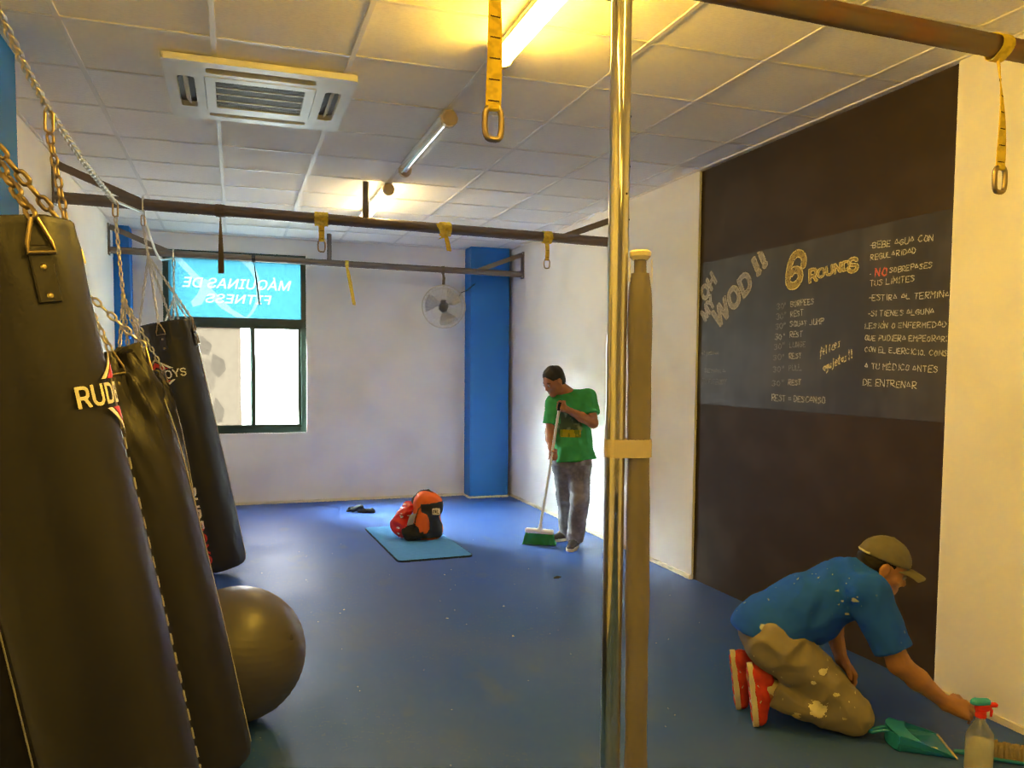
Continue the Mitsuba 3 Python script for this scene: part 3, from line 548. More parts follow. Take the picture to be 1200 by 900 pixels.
bag((-0.105, 6.22, 0.05), (-0.462, 6.22, 1.835), 0.177, 'tall dark punching bag with BOYS lettering standing in front of the window', HK[4], (-0.566, 6.225, 2.30), leg=0.034, legr=0.005, logo=rude_boys(az_of(-192), 1.43, 0.40, 0), tab_az=tuple(math.radians(a) for a in (-100, -15, 80, 165)), seed=2, mname='m_vinyl_dark', side_seam=az_of(0), fine=0)
hanger(4, HK[4], (-0.566, 6.225, 2.30), 'chain hanging from the front pipe to the tall dark bag', 0.034, 0.005)
bag((-0.175, 8.15, 0.04), (-0.505, 8.15, 1.80), 0.165, 'rearmost dark punching bag, only its shiny edge showing beside the window', HK[5], (-0.535, 8.27, 2.18), leg=0.034, legr=0.006, tab_az=T4, seed=6, mname='m_vinyl', fine=0, side_seam=az_of(-3))
hanger(5, HK[5], (-0.535, 8.27, 2.18), 'rearmost hanging chain, in front of the window', 0.034, 0.006)
# vertical lettering low on the tall dark bag
def vertical_text(tkey, s, h, h0, A, B, r, az, m):
    A, B = V(*A), V(*B); L = np.linalg.norm(B - A); d = (B - A) / L; y = unit(V(0, 1, 0) - d[1] * d); x = np.cross(y, d)
    g = text_poly(s, h, True); g = affinity.rotate(g, -90, origin=(0, 0)); g = affinity.translate(g, -g.bounds[0], -g.bounds[3])
    part(tkey, 'side_lettering', place(wrap(g, r + 0.007, az, h0), A, x, y, d), m, True)
vertical_text('punching_bag_004', 'RUDE', 0.085, 0.645, (-0.105, 6.22, 0.05), (-0.462, 6.22, 1.835), 0.178, az_of(-131), 'm_print_white')
vertical_text('punching_bag_004', 'BOYS', 0.085, 0.39, (-0.105, 6.22, 0.05), (-0.462, 6.22, 1.835), 0.178, az_of(-131), 'm_print_red')

# ---------------------------------------------------------------- balls
def gym_ball(c, r, m, label, ribs):
    t = thing('exercise_ball', label, 'ball'); th = np.linspace(0, np.pi, 121); R = np.full(121, r)
    for k in ribs: R = R + 0.0018 * np.exp(-((np.degrees(th) - k) / 0.8) ** 2)
    axis = unit(V(0.15, -0.2, 1))
    part(t, 'shell', lathe(np.stack([R * np.sin(th), -R * np.cos(th)], 1) * [1, 1], 96, c, axis), m, 60)
    part(t, 'plug', lathe([(0, 0.003), (0.010, 0.003), (0.013, 0.0), (0, 0)], 14, V(*c) + unit(V(0.75, -0.55, 0.35)) * r, unit(V(0.75, -0.55, 0.35))), 'm_dark_plastic')
    return t
gym_ball((-0.005, 3.60, 0.287), 0.287, 'm_ball', 'bronze grey exercise ball on the floor beside the crumpled bag', range(52, 131, 6))
gym_ball((-0.345, 8.95, 0.262), 0.262, 'm_ball_white', 'pale grey exercise ball half hidden behind the far bags at the back wall', range(60, 121, 10))
# ---------------------------------------------------------------- round wall fan hung from the back pipe
FC = V(2.172, 8.62, 2.205); fx = unit(V(-0.28, -0.93, -0.22)); fr, fu, _ = frame(fx); fr, fu = unit(np.cross(V(0, 0, 1), fx)), unit(np.cross(fx, unit(np.cross(V(0, 0, 1), fx))))
def fan_pt(a, r, z): return FC + fr * (r * math.cos(a)) + fu * (r * math.sin(a)) + fx * z
t = thing('hanging_fan', 'round metal fan with a wire cage hung from the back pipe beside the blue pillar', 'fan')
FR = 0.235
part(t, 'rim', tube([fan_pt(a, FR, 0) for a in np.linspace(0, 2 * np.pi, 49)[:-1]], 0.0065, 8, closed=True), 'm_steel', True)
wires = []
for s in (1, -1):
    for a in np.linspace(0, 2 * np.pi, 33)[:-1]:
        wires.append(tube([fan_pt(a + 0.25 * (1 - q), FR * q, s * 0.075 * math.sqrt(max(0, 1 - q ** 4))) for q in np.linspace(0.24, 1, 8)], 0.0014, 4))
    for q in (0.3, 0.62, 0.86): wires.append(tube([fan_pt(a, FR * q, s * 0.075 * math.sqrt(1 - q ** 4)) for a in np.linspace(0, 2 * np.pi, 37)[:-1]], 0.0017, 4, closed=True))
part(t, 'cage', cat(wires), 'm_steel', True, kind='stuff')
for k in range(3):
    a0 = 2 * np.pi * k / 3 + 0.55; vs, fs = [], []
    for i, q in enumerate(np.linspace(0.16, 0.86, 8)):
        hw = 0.20 + 0.42 * math.sin(min(1, q * 1.15) * 2.2)
        for u in np.linspace(-1, 1, 7): vs.append(fan_pt(a0 + u * hw * 0.9 + 0.35 * q, FR * q, -0.01 - 0.03 * u))
    for i in range(7):
        for j in range(6): b = i * 7 + j; fs += [[b, b + 1, b + 8], [b, b + 8, b + 7]]
    m = trimesh.Trimesh(np.array(vs), np.array(fs), process=False); w = m.copy(); w.vertices = m.vertices - fx * 0.003; w.invert(); part(t, 'blade', cat([m, w]), 'm_grey_plastic', 40)
part(t, 'motor', lathe([(0, 0.095), (0.03, 0.093), (0.048, 0.08), (0.05, 0.03), (0.052, -0.03), (0.03, -0.04), (0, -0.04)], 24, FC, fx), 'm_dark_plastic', 40)
part(t, 'junction_box', place(rbox((-0.028, 0.028, 0.03), (0.028, 0.082, 0.088), 0.006), FC, fr, fu, fx), 'm_dark_plastic')
hz = pipe_z(2, 2.20)
part(t, 'bracket', cat([bar(fan_pt(math.pi / 2, FR, 0), (2.195, 8.70, hz - 0.09), 0.03, 0.012, (0, 1, 0)), bar((2.195, 8.70, hz - 0.095), (2.195, 8.75, hz - 0.03), 0.05, 0.012, (1, 0, 0)), tube([(2.18, 8.75, hz), (2.21, 8.75, hz)], 0.041, 20)]), 'm_olive')
cp_ = [FC + fx * 0.06 + fr * 0.03 + fu * 0.03, V(2.30, 8.60, 2.255), V(2.36, 8.68, 2.32), V(2.42, 8.80, 2.385), V(2.50, 8.95, 2.415), V(2.56, 9.03, 2.44), V(2.66, 9.066, 2.52)]
solo('power_cord', tube(np.array([[np.interp(u, range(7), [p[k] for p in cp_]) for k in range(3)] for u in np.linspace(0, 6, 40)]), 0.005, 8), 'm_black', 'thin black power cord running from the fan to the blue pillar', 'cord', smooth=True)

# ---------------------------------------------------------------- mat, gloves, crumbs
t = thing('exercise_mat', 'teal blue exercise mat with a dark rim lying under the orange backpack', 'mat')
MX = [(1.145, 7.60), (1.195, 6.175), (1.822, 6.20), (1.775, 7.62)]
mp = Polygon(MX).buffer(-0.05).buffer(0.05, quad_segs=6)
part(t, 'underside', extrude(mp, 0.013), 'm_mat_edge', 30)
top = extrude(mp.buffer(-0.006), 0.0022); top.apply_translation((0, 0, 0.012)); part(t, 'top_layer', top, 'm_mat_teal', 30)

# ---------------------------------------------------------------- implicit surfaces: figures and cloth
class Field:
    """a signed distance grid; round cones, ellipsoids and cuts blended smoothly, then meshed by surface nets"""
    def __init__(s, lo, hi, h):
        s.lo, s.h = V(*lo), h; s.n = np.ceil((V(*hi) - s.lo) / h).astype(int) + 1
        s.ax = [s.lo[k] + h * np.arange(s.n[k], dtype=np.float32) for k in range(3)]; s.D = np.full(tuple(s.n), 1.0, np.float32)
    def _sub(s, lo, hi):
        a = np.clip(np.floor((lo - s.lo) / s.h).astype(int), 0, s.n); b = np.clip(np.ceil((hi - s.lo) / s.h).astype(int) + 1, 0, s.n)
        sl = tuple(slice(p, max(p, q)) for p, q in zip(a, b))
        return sl, [s.ax[0][sl[0]][:, None, None], s.ax[1][sl[1]][None, :, None], s.ax[2][sl[2]][None, None, :]]
    def _put(s, sl, d, k, mode):
        if d.size == 0: return
        A = s.D[sl]
        if mode == 'add': hh = np.maximum(k - np.abs(A - d), 0) / k; s.D[sl] = np.minimum(A, d) - hh * hh * k * 0.25
        else: d = -d; hh = np.maximum(k - np.abs(A - d), 0) / k; s.D[sl] = np.maximum(A, d) + hh * hh * k * 0.25
    def cone(s, a, b, ra, rb=None, k=0.02, flat=None, fs=1.0, cap=None, mode='add'):
        a, b = V(*a), V(*b); rb = ra if rb is None else rb; m = max(ra, rb) * max(1.0, 1.0) + k + 2.5 * s.h
        sl, (X, Y, Z) = s._sub(np.minimum(a, b) - m, np.maximum(a, b) + m); ba = b - a; l2 = max(ba @ ba, 1e-9)
        px, py, pz = X - a[0], Y - a[1], Z - a[2]; t = np.clip((px * ba[0] + py * ba[1] + pz * ba[2]) / l2, 0, 1)
        qx, qy, qz = px - t * ba[0], py - t * ba[1], pz - t * ba[2]
        if flat is not None:
            e = unit(flat); c = (qx * e[0] + qy * e[1] + qz * e[2]) * (fs - 1); qx, qy, qz = qx + c * e[0], qy + c * e[1], qz + c * e[2]
        d = np.sqrt(qx * qx + qy * qy + qz * qz) - (ra + (rb - ra) * t)
        if cap is not None:   # cut flat at b
            u = unit(ba); d = np.maximum(d, (px * u[0] + py * u[1] + pz * u[2]) - (math.sqrt(l2) + cap))
        s._put(sl, d, k, mode)
    def path(s, pts, rs, k=0.01, **kw):
        for i in range(len(pts) - 1): s.cone(pts[i], pts[i + 1], rs[i], rs[i + 1], k, **kw)
    def ell(s, c, r, ax=None, k=0.02, mode='add'):
        c, r = V(*c), V(*r); m = max(r) + k + 2.5 * s.h; sl, (X, Y, Z) = s._sub(c - m, c + m); M = np.eye(3) if ax is None else np.array(ax)
        p = [X - c[0], Y - c[1], Z - c[2]]; q = [sum(M[i][j] * p[j] for j in range(3)) / r[i] for i in range(3)]
        n = np.sqrt(q[0] ** 2 + q[1] ** 2 + q[2] ** 2); g = np.sqrt((q[0] / r[0]) ** 2 + (q[1] / r[1]) ** 2 + (q[2] / r[2]) ** 2) + 1e-6
        s._put(sl, n * (n - 1) / g, k, mode)
    def cut(s, p, n, k=0.0):
        """remove everything on the side n points to"""
        n = unit(n); d = (s.ax[0] - p[0])[:, None, None] * n[0] + (s.ax[1] - p[1])[None, :, None] * n[1] + (s.ax[2] - p[2])[None, None, :] * n[2]
        s.D = np.maximum(s.D, d.astype(np.float32))
    def mesh(s, relax=2):
        D = np.pad(s.D, 1, constant_values=1.0); S = D < 0; n = D.shape
        c = np.zeros(tuple(k - 1 for k in n), np.int8)
        for o in np.ndindex(2, 2, 2): c += S[o[0]:n[0] - 1 + o[0], o[1]:n[1] - 1 + o[1], o[2]:n[2] - 1 + o[2]]
        I = np.argwhere((c > 0) & (c < 8)); idx = np.full(c.shape, -1, np.int64); idx[tuple(I.T)] = np.arange(len(I))
        P, W = np.zeros((len(I), 3)), np.zeros(len(I)); cor = list(np.ndindex(2, 2, 2))
        val = {o: D[I[:, 0] + o[0], I[:, 1] + o[1], I[:, 2] + o[2]] for o in cor}
        for o in cor:
            for k in range(3):
                if o[k]: continue
                q = tuple(o[j] + (j == k) for j in range(3)); a, b = val[o], val[q]; x = (a < 0) != (b < 0)
                t = np.where(x, a / np.where(x, a - b, 1), 0); w = np.array(o, float)[None] + t[:, None] * np.eye(3)[k]; P += w * x[:, None]; W += x
        v = s.lo + (I - 1 + P / W[:, None]) * s.h; F = []
        for k in range(3):
            i, j = (k + 1) % 3, (k + 2) % 3; sl0 = [slice(None)] * 3; sl1 = [slice(None)] * 3; sl0[k] = slice(0, -1); sl1[k] = slice(1, None)
            X = S[tuple(sl0)] != S[tuple(sl1)]; E = np.argwhere(X); E = E[(E[:, i] > 0) & (E[:, j] > 0) & (E[:, i] < n[i] - 1) & (E[:, j] < n[j] - 1)]; ins = S[tuple(E.T)]
            def at_(di, dj): Q = E.copy(); Q[:, i] += di; Q[:, j] += dj; return idx[tuple(Q.T)]
            a, b, cc, d = at_(-1, -1), at_(0, -1), at_(0, 0), at_(-1, 0)
            q = np.stack([a, b, cc, d], 1); q = np.where(ins[:, None], q, q[:, ::-1]); F.append(q)
        F = np.vstack(F); m = trimesh.Trimesh(v, np.vstack([F[:, [0, 1, 2]], F[:, [0, 2, 3]]]), process=False)
        for _ in range(relax):
            e = np.vstack([F[:, [0, 1]], F[:, [1, 2]], F[:, [2, 3]], F[:, [3, 0]]]); acc = np.zeros_like(v); cnt = np.zeros(len(v))
            for kk in range(3): acc[:, kk] = np.bincount(e[:, 0], m.vertices[e[:, 1], kk], len(v)) + np.bincount(e[:, 1], m.vertices[e[:, 0], kk], len(v))
            cnt = np.bincount(e.ravel(), minlength=len(v)); m = trimesh.Trimesh(0.5 * m.vertices + 0.5 * acc / np.maximum(cnt, 1)[:, None], m.faces, process=False)
        return m
def wrinkle(m, fn):
    """moves the vertices along their normals by fn(points)"""
    n = m.vertex_normals; return trimesh.Trimesh(m.vertices + n * fn(m.vertices)[:, None], m.faces, process=False)
def folds(p, scale, seed, sharp=2.0):
    q = np.asarray(p) * np.asarray(scale); w = q + 0.6 * np.stack([meshkit.noise(q * 0.6, seed + k) for k in range(3)], -1)
    e = 2 * meshkit.noise(w, seed + 7) - 1; return 1 - np.sqrt(e * e + 0.02) * sharp
class Fig:
    """a figure's own axes: forward, left, up at O"""
    def __init__(s, O, f): s.O, s.f = V(*O), unit(V(*f)); s.l = V(-s.f[1], s.f[0], 0); s.M = np.array([s.f, s.l, [0, 0, 1.0]]).T
    def __call__(s, m): return trimesh.Trimesh(s.O + m.vertices @ s.M.T, m.faces, process=False)
    def tex(s, p): x, y = p.x - float(s.O[0]), p.y - float(s.O[1]); return x * float(s.f[0]) + y * float(s.f[1]), x * float(s.l[0]) + y * float(s.l[1]), p.z - float(s.O[2])
def head(F, o, fwd, up, neck0, neckr=0.052):
    """skull, face, ears and neck; returns a mapper from head coordinates (forward, left, up)"""
    fwd = unit(fwd); up = unit(V(*up) - (V(*up) @ fwd) * fwd); lf = np.cross(up, fwd); ax = [fwd, lf, up]; o = V(*o)
    H = lambda a, b, c: o + fwd * a + lf * b + up * c
    F.cone(neck0, H(-0.022, 0, -0.055), neckr * 1.12, neckr, 0.03)
    F.ell(H(-0.014, 0, 0.036), (0.096, 0.076, 0.086), ax, 0.01)
    F.ell(H(0.026, 0, -0.030), (0.064, 0.060, 0.082), ax, 0.03)
    for q in (-1, 1):
        F.cone(H(-0.008, q * 0.050, -0.052), H(0.056, q * 0.018, -0.098), 0.024, 0.020, 0.02)
        F.cone(H(0.068, q * 0.012, 0.018), H(0.058, q * 0.045, 0.016), 0.016, 0.013, 0.014)
        F.cone(H(0.052, q * 0.040, -0.024), H(0.045, q * 0.048, -0.03), 0.019, 0.019, 0.02)
    F.cone(H(0.062, 0, -0.103), H(0.066, 0, -0.100), 0.020, 0.018, 0.02)
    for q in (-1, 1): F.ell(H(0.092, q * 0.031, 0.000), (0.013, 0.017, 0.012), ax, 0.010, 'sub')
    F.cone(H(0.080, 0, 0.008), H(0.100, 0, -0.030), 0.008, 0.0115, 0.010)
    for q in (-1, 1): F.cone(H(0.090, q * 0.008, -0.036), H(0.088, q * 0.012, -0.036), 0.0085, 0.008, 0.006)
    F.cone(H(0.080, -0.016, -0.064), H(0.080, 0.016, -0.064), 0.0085, 0.0085, 0.006)
    F.cone(H(0.078, -0.014, -0.077), H(0.078, 0.014, -0.077), 0.0095, 0.0095, 0.006)
    F.ell(H(0.094, 0, -0.0705), (0.012, 0.024, 0.0025), ax, 0.003, 'sub')
    for q in (-1, 1):
        F.ell(H(-0.012, q * 0.078, -0.004), (0.020, 0.009, 0.031), ax, 0.008); F.ell(H(-0.008, q * 0.088, 0.000), (0.010, 0.006, 0.016), ax, 0.006, 'sub')
    return H, ax
def eyes(key, H, fig, ax):
    for q in (-1, 1):
        c = H(0.079, q * 0.031, 0.001); s = trimesh.creation.icosphere(subdivisions=2, radius=0.0115); s.apply_translation(c); e = part(key, 'eye', fig(s), 'm_eye', True)
        i = trimesh.creation.icosphere(subdivisions=1, radius=0.0062); i.apply_translation(c + ax[0] * 0.0068 - ax[2] * 0.002); part(e, 'iris', fig(i), 'm_black', True)
        b = tube([H(0.0845, q * 0.014, 0.020), H(0.083, q * 0.030, 0.026), H(0.070, q * 0.048, 0.021)], [0.0032, 0.004, 0.002], 6); part(key, 'eyebrow', fig(b), 'm_hair', True)
def grip_hand(F, stick, sdir, palm, wrist, thumb_side=1, r_stick=0.012):
    """a hand closed around a stick: palm lies on the side 'palm' of the stick, fingers wrap round it"""
    c, s, n = V(*stick), unit(sdir), unit(V(*palm) - (V(*palm) @ unit(sdir)) * unit(sdir)); b = np.cross(s, n); w = V(*wrist)
    pc = c + n * (r_stick + 0.016)
    F.path([w, pc - s * 0.012 + b * -0.012, pc + b * 0.014], [0.024, 0.024, 0.020], 0.015); F.path([w, pc + s * 0.020 - b * 0.006, pc + s * 0.024 + b * 0.016], [0.022, 0.020, 0.016], 0.012); F.cone(pc - s * 0.030, pc + s * 0.030, 0.018, 0.018, 0.012)
    for i, (L, rr) in enumerate(((0.96, 0.0082), (1.06, 0.0084), (1.0, 0.0082), (0.86, 0.0072))):
        o = c + s * (0.030 - 0.020 * i) * thumb_side; an = np.array([0.25, 0.95, 1.75, 2.6, 3.3]) * L; rad = r_stick + np.array([0.020, 0.015, 0.010, 0.009, 0.009])
        F.path([o + n * (q * math.cos(a)) + b * (q * math.sin(a)) for a, q in zip(an, rad)], [rr * 1.12, rr * 1.05, rr, rr * 0.95, rr * 0.85], 0.004)
    o = c + s * 0.048 * thumb_side; an = [-0.2, -0.9, -1.7, -2.4]; rad = [r_stick + 0.022, r_stick + 0.017, r_stick + 0.010, r_stick + 0.009]
    F.path([o - s * thumb_side * 0.03 + n * 0.03] + [o + n * (q * math.cos(a)) + b * (q * math.sin(a)) for a, q in zip(an, rad)], [0.014, 0.0115, 0.011, 0.0095, 0.0085], 0.006)
def open_hand(F, wrist, d, dorsal, thumb, curl=0.35):
    """a relaxed hand from the wrist along d; dorsal = back of the hand, thumb = +1 / -1 side"""
    w, d, z = V(*wrist), unit(d), unit(V(*dorsal) - (V(*dorsal) @ unit(d)) * unit(d)); y = np.cross(z, d) * thumb
    Q = lambda a, b, c: w + d * a + y * b + z * c
    for b0, b1 in ((-0.012, -0.030), (-0.004, -0.010), (0.004, 0.011), (0.010, 0.030)): F.cone(Q(0, b0, 0), Q(0.085, b1, 0), 0.021, 0.014, 0.014)
    for i, (b, L, rr) in enumerate(((0.031, 0.070, 0.0082), (0.011, 0.080, 0.0086), (-0.010, 0.074, 0.0083), (-0.030, 0.058, 0.0073))):
        p = Q(0.084, b, 0); a = -curl * (0.6 + 0.12 * i); pts = [p]
        for q, f in ((0.45, 1.0), (0.31, 1.8), (0.24, 2.4)):
            p = p + (d * math.cos(a * f) + z * math.sin(a * f) + y * b * 1.6 * (1 if q == 0.45 else 0.3)) * L * q; pts.append(p)
        F.path(pts, [rr * 1.15, rr * 1.05, rr, rr * 0.85], 0.004)
    F.path([Q(0.015, 0.018, -0.004), Q(0.045, 0.046, -0.012), Q(0.070, 0.056, -0.022), Q(0.092, 0.056, -0.032)], [0.016, 0.0125, 0.0105, 0.0085], 0.008)
def shoe(F, heel, d, up, L=0.27, w=1.0):
    """shoe upper along d from the heel point on the sole; returns mapper"""
    d = unit(d); up = unit(V(*up) - (V(*up) @ d) * d); y = np.cross(up, d); o = V(*heel); Q = lambda a, b, c: o + d * a * L + y * b + up * c
    F.cone(Q(0.14, 0, 0.042), Q(0.45, 0, 0.045), 0.036 * w, 0.040 * w, 0.02); F.cone(Q(0.45, 0, 0.045), Q(0.86, 0, 0.030), 0.042 * w, 0.034 * w, 0.02, flat=up, fs=1.12)
    F.cone(Q(0.20, 0, 0.05), Q(0.22, 0, 0.088), 0.036 * w, 0.037 * w, 0.02, cap=0.006); F.cone(Q(0.3, 0, 0.075), Q(0.62, 0, 0.05), 0.028 * w, 0.026 * w, 0.02)
    F.cut(Q(0, 0, 0.014), -up); return Q, d, y, up
def sole(Q, d, y, up, L=0.27, w=1.0, th=0.026):
    out = []
    for a in np.linspace(0, 2 * np.pi, 41)[:-1]:
        ca, sa = math.cos(a), math.sin(a); x = 0.5 + 0.51 * np.sign(ca) * abs(ca) ** 0.8; hw = (0.038 + 0.011 * sstep_np(0.35, 0.75, x) - 0.002) * w; out.append((x * L, hw * np.sign(sa) * abs(sa) ** 0.75))
    o = Q(0, 0, 0); m = extrude(Polygon(out), th); return place(m, o, d, y, up)
def sstep_np(a, b, x): t = np.clip((x - a) / (b - a), 0, 1); return t * t * (3 - 2 * t)
mat('m_skin', lambda p, n, uv: mix((0.36, 0.165, 0.085), (0.31, 0.135, 0.070), fbm(p.x * 35, p.y * 35, p.z * 35, 3)), 0.5, 0.4)
mat('m_eye', (0.30, 0.27, 0.24), 0.3); mat('m_hair', (0.012, 0.009, 0.008), 0.6, 0.3)
# ---------------------------------------------------------------- man sweeping with a broom
S = Fig((2.72, 6.36, 0), (-0.45, -0.89, 0))
man = thing('person', 'standing man in a green t-shirt and grey jeans, head bowed, sweeping with a broom', 'person')
BT, BB = V(0.285, -0.060, 1.262), V(0.020, -0.250, 0.108); bd = unit(BT - BB)
def on_stick(z): return BB + (BT - BB) * ((z - BB[2]) / (BT[2] - BB[2]))
hipL, hipR = V(0.0, 0.088, 0.735), V(-0.03, -0.045, 0.735)
kneL, ankL = V(0.055, 0.100, 0.415), V(0.045, 0.062, 0.105)
kneR, ankR = V(-0.085, -0.030, 0.425), V(-0.265, -0.020, 0.115)
shL, shR = V(-0.01, 0.160, 1.285), V(-0.02, -0.140, 1.235); neck0 = V(0.0, -0.010, 1.315)
elL, elR = V(0.075, 0.205, 1.075), V(0.02, -0.165, 0.985)
gL, gR = on_stick(1.222), on_stick(0.800)
pL, pR = unit(V(-0.25, 0.8, 0.0)), unit(V(-0.6, 0.55, 0.1)); wrL, wrR = gL + unit(elL - gL) * 0.085 + V(0, 0, 0.006), gR + unit(elR - gR) * 0.085
B = Field((-0.42, -0.42, -0.01), (0.42, 0.40, 1.56), 0.0065)
B.cone((-0.03, 0.02, 0.72), (-0.02, 0.015, 0.95), 0.125, 0.120, 0.05, flat=(1, 0, 0), fs=1.3); B.cone((-0.02, 0.015, 0.95), (-0.02, 0.012, 1.20), 0.125, 0.150, 0.05, flat=(1, 0, 0), fs=1.4)
B.cone(shR, shL, 0.062, 0.062, 0.05)
for hp, kn, an in ((hipL, kneL, ankL), (hipR, kneR, ankR)): B.path([hp, kn, an], [0.085, 0.056, 0.038], 0.03)
for sh, el, wr in ((shL, elL, wrL), (shR, elR, wrR)):
    B.path([sh, el], [0.055, 0.042], 0.03); B.path([el, el * 0.55 + wr * 0.45, wr], [0.043, 0.041, 0.026], 0.02)
hf = unit(V(0.56, -0.68, -0.54)); Hm, hax = head(B, V(0.060, -0.138, 1.430), hf, (0.42, -0.34, 0.9), neck0)
grip_hand(B, gL, bd, pL, wrL, 1); grip_hand(B, gR, bd, pR, wrR, 1)
for an, hd in ((ankL, V(1, -0.15, 0)), (ankR, V(0.62, -0.78, 0))): B.cone(an, an + hd * 0.09 - V(0, 0, 0.062), 0.033, 0.026, 0.02)
part(man, 'body', S(B.mesh()), 'm_skin', True)
eyes(man, Hm, S, hax)
Hr = Field((-0.12, -0.31, 1.33), (0.20, 0.06, 1.56), 0.0055); Hr.ell(Hm(-0.018, 0, 0.040), (0.101, 0.081, 0.091), hax, 0.01); Hr.ell(Hm(-0.045, 0, -0.015), (0.066, 0.071, 0.075), hax, 0.02)
Hr.cut(Hm(0.055, 0, 0.052), hax[0] * 0.86 - hax[2] * 0.5); Hr.cut(Hm(-0.04, 0, -0.075), -hax[2])
for q in (-1, 1): Hr.ell(Hm(0.03, q * 0.085, -0.02), (0.055, 0.03, 0.055), hax, 0.01, 'sub')
part(man, 'hair', wrinkle(S(Hr.mesh()), lambda p: 0.003 * (meshkit.noise(p * 120, 3) - 0.5)), 'm_hair', True)
# jeans
J = Field((-0.40, -0.25, 0.0), (0.25, 0.27, 0.80), 0.0065)
J.cone((-0.03, 0.02, 0.72), (-0.03, 0.02, 0.80), 0.150, 0.148, 0.03, flat=(1, 0, 0), fs=1.30, cap=-0.02); J.cone(hipL + V(0, 0, -0.02), hipR + V(0, 0, -0.02), 0.105, 0.105, 0.04)
for hp, kn, an in ((hipL, kneL, ankL), (hipR, kneR, ankR)):
    J.path([hp + V(0, 0, -0.03), kn], [0.103, 0.083], 0.035); J.cone(kn, an + V(0.012, 0, -0.058), 0.083, 0.074, 0.02, cap=0.0)
J.cut((0, 0, 0.775), (0, 0, 1))
mat('m_jeans', lambda p, n, uv: mix((0.110, 0.112, 0.135), (0.225, 0.225, 0.26), sstep(0.40, 0.72, 0.8 * fbm(p.x * 7, p.y * 7, p.z * 4, 3) + 0.2 * fbm(p.x * 40, p.y * 40, p.z * 40, 2))), 0.85, 0.2)
part(man, 'jeans', S(wrinkle(J.mesh(), lambda p: 0.010 * folds(p, (9, 9, 16), 3) * (0.4 + 0.6 * np.exp(-((p[:, 2] - 0.14) / 0.1) ** 2) + 0.4 * np.exp(-((p[:, 2] - 0.43) / 0.07) ** 2)) - 0.004)), 'm_jeans', True)
# green t-shirt with a printed front
G = Field((-0.26, -0.34, 0.66), (0.28, 0.38, 1.40), 0.0065)
G.cone((-0.01, 0.055, 0.70), (-0.02, 0.025, 0.95), 0.185, 0.150, 0.04, flat=(1, 0, 0), fs=1.35); G.cone((-0.02, 0.025, 0.95), (-0.02, 0.012, 1.19), 0.150, 0.170, 0.05, flat=(1, 0, 0), fs=1.45)
G.cone(shR + V(0, 0.01, 0), shL - V(0, 0.01, 0), 0.076, 0.076, 0.05); G.cone(neck0 + V(-0.01, 0.015, -0.05), neck0 + V(0, 0, 0.012), 0.085, 0.066, 0.03, cap=0.0)
G.cone(shL + V(0, -0.01, 0), shL + (elL - shL) * 0.66, 0.080, 0.078, 0.03, cap=0.0); G.cone(shR + V(0, 0.01, 0), shR + (elR - shR) * 0.72, 0.080, 0.074, 0.03, cap=0.0)
G.cut((0, 0, 0.742), (0, 0.12, -1))
def shirt_green(p, n, uv):
    f, l, z = S.tex(p); c = mix((0.036, 0.255, 0.075), (0.046, 0.310, 0.100), fbm(p.x * 30, p.y * 30, p.z * 30, 2))
    e = fbm(l * 26 + 3, z * 26, 1.0, 3); on = sstep(0.0, 0.02, 0.105 - dr.abs(l - 0.005) + 0.05 * (e - 0.5)) * sstep(0.0, 0.02, z - 0.945) * sstep(0.0, 0.03, 1.20 - z) * sstep(0.0, 0.02, f)
    c = mix(c, mix((0.05, 0.06, 0.045), (0.21, 0.24, 0.17), sstep(0.40, 0.62, fbm(l * 17, z * 15, 4.0, 3))), on * 0.9)
    b = sstep(0.0, 0.006, 0.092 - dr.abs(l - 0.015)) * sstep(0.0, 0.006, 0.035 - dr.abs(z - 0.985)) * sstep(0.0, 0.02, f)
    return mix(c, mix((0.34, 0.30, 0.02), (0.16, 0.20, 0.02), sstep(0.5, 0.6, fbm(l * 50, z * 20, 2.0, 2))), b)
mat('m_shirt_green', shirt_green, 0.85, 0.2)
part(man, 't_shirt', S(wrinkle(G.mesh(), lambda p: 0.015 * folds(p, (9, 11, 7), 11) * (0.35 + 0.65 * sstep_np(1.15, 0.8, p[:, 2])) - 0.003)), 'm_shirt_green', True)
mat('m_shoe_dark', (0.050, 0.045, 0.042), 0.7); mat('m_sole_pale', (0.42, 0.39, 0.34), 0.6)
for an, hd in ((V(0.04, 0.062, 0), V(1, -0.18, 0)), (V(-0.27, -0.012, 0), V(0.70, -0.72, 0))):
    f0 = Field((-0.45, -0.35, -0.01), (0.35, 0.25, 0.16), 0.005); hd = unit(hd); Q = shoe(f0, an - hd * 0.07, hd, (0, 0, 1))
    k = part(man, 'shoe', S(f0.mesh()), 'm_shoe_dark', True); part(k, 'sole', S(sole(*Q, th=0.024)), 'm_sole_pale', 30, 'pale sole')
    for q in range(4):
        a = 0.40 + 0.075 * q; part(k, 'lace', S(tube([Q[0](a, -0.02, 0.086 - 0.10 * (a - 0.4)), Q[0](a, 0, 0.094 - 0.10 * (a - 0.4)), Q[0](a, 0.02, 0.086 - 0.10 * (a - 0.4))], 0.003, 6)), 'm_sole_pale', True)
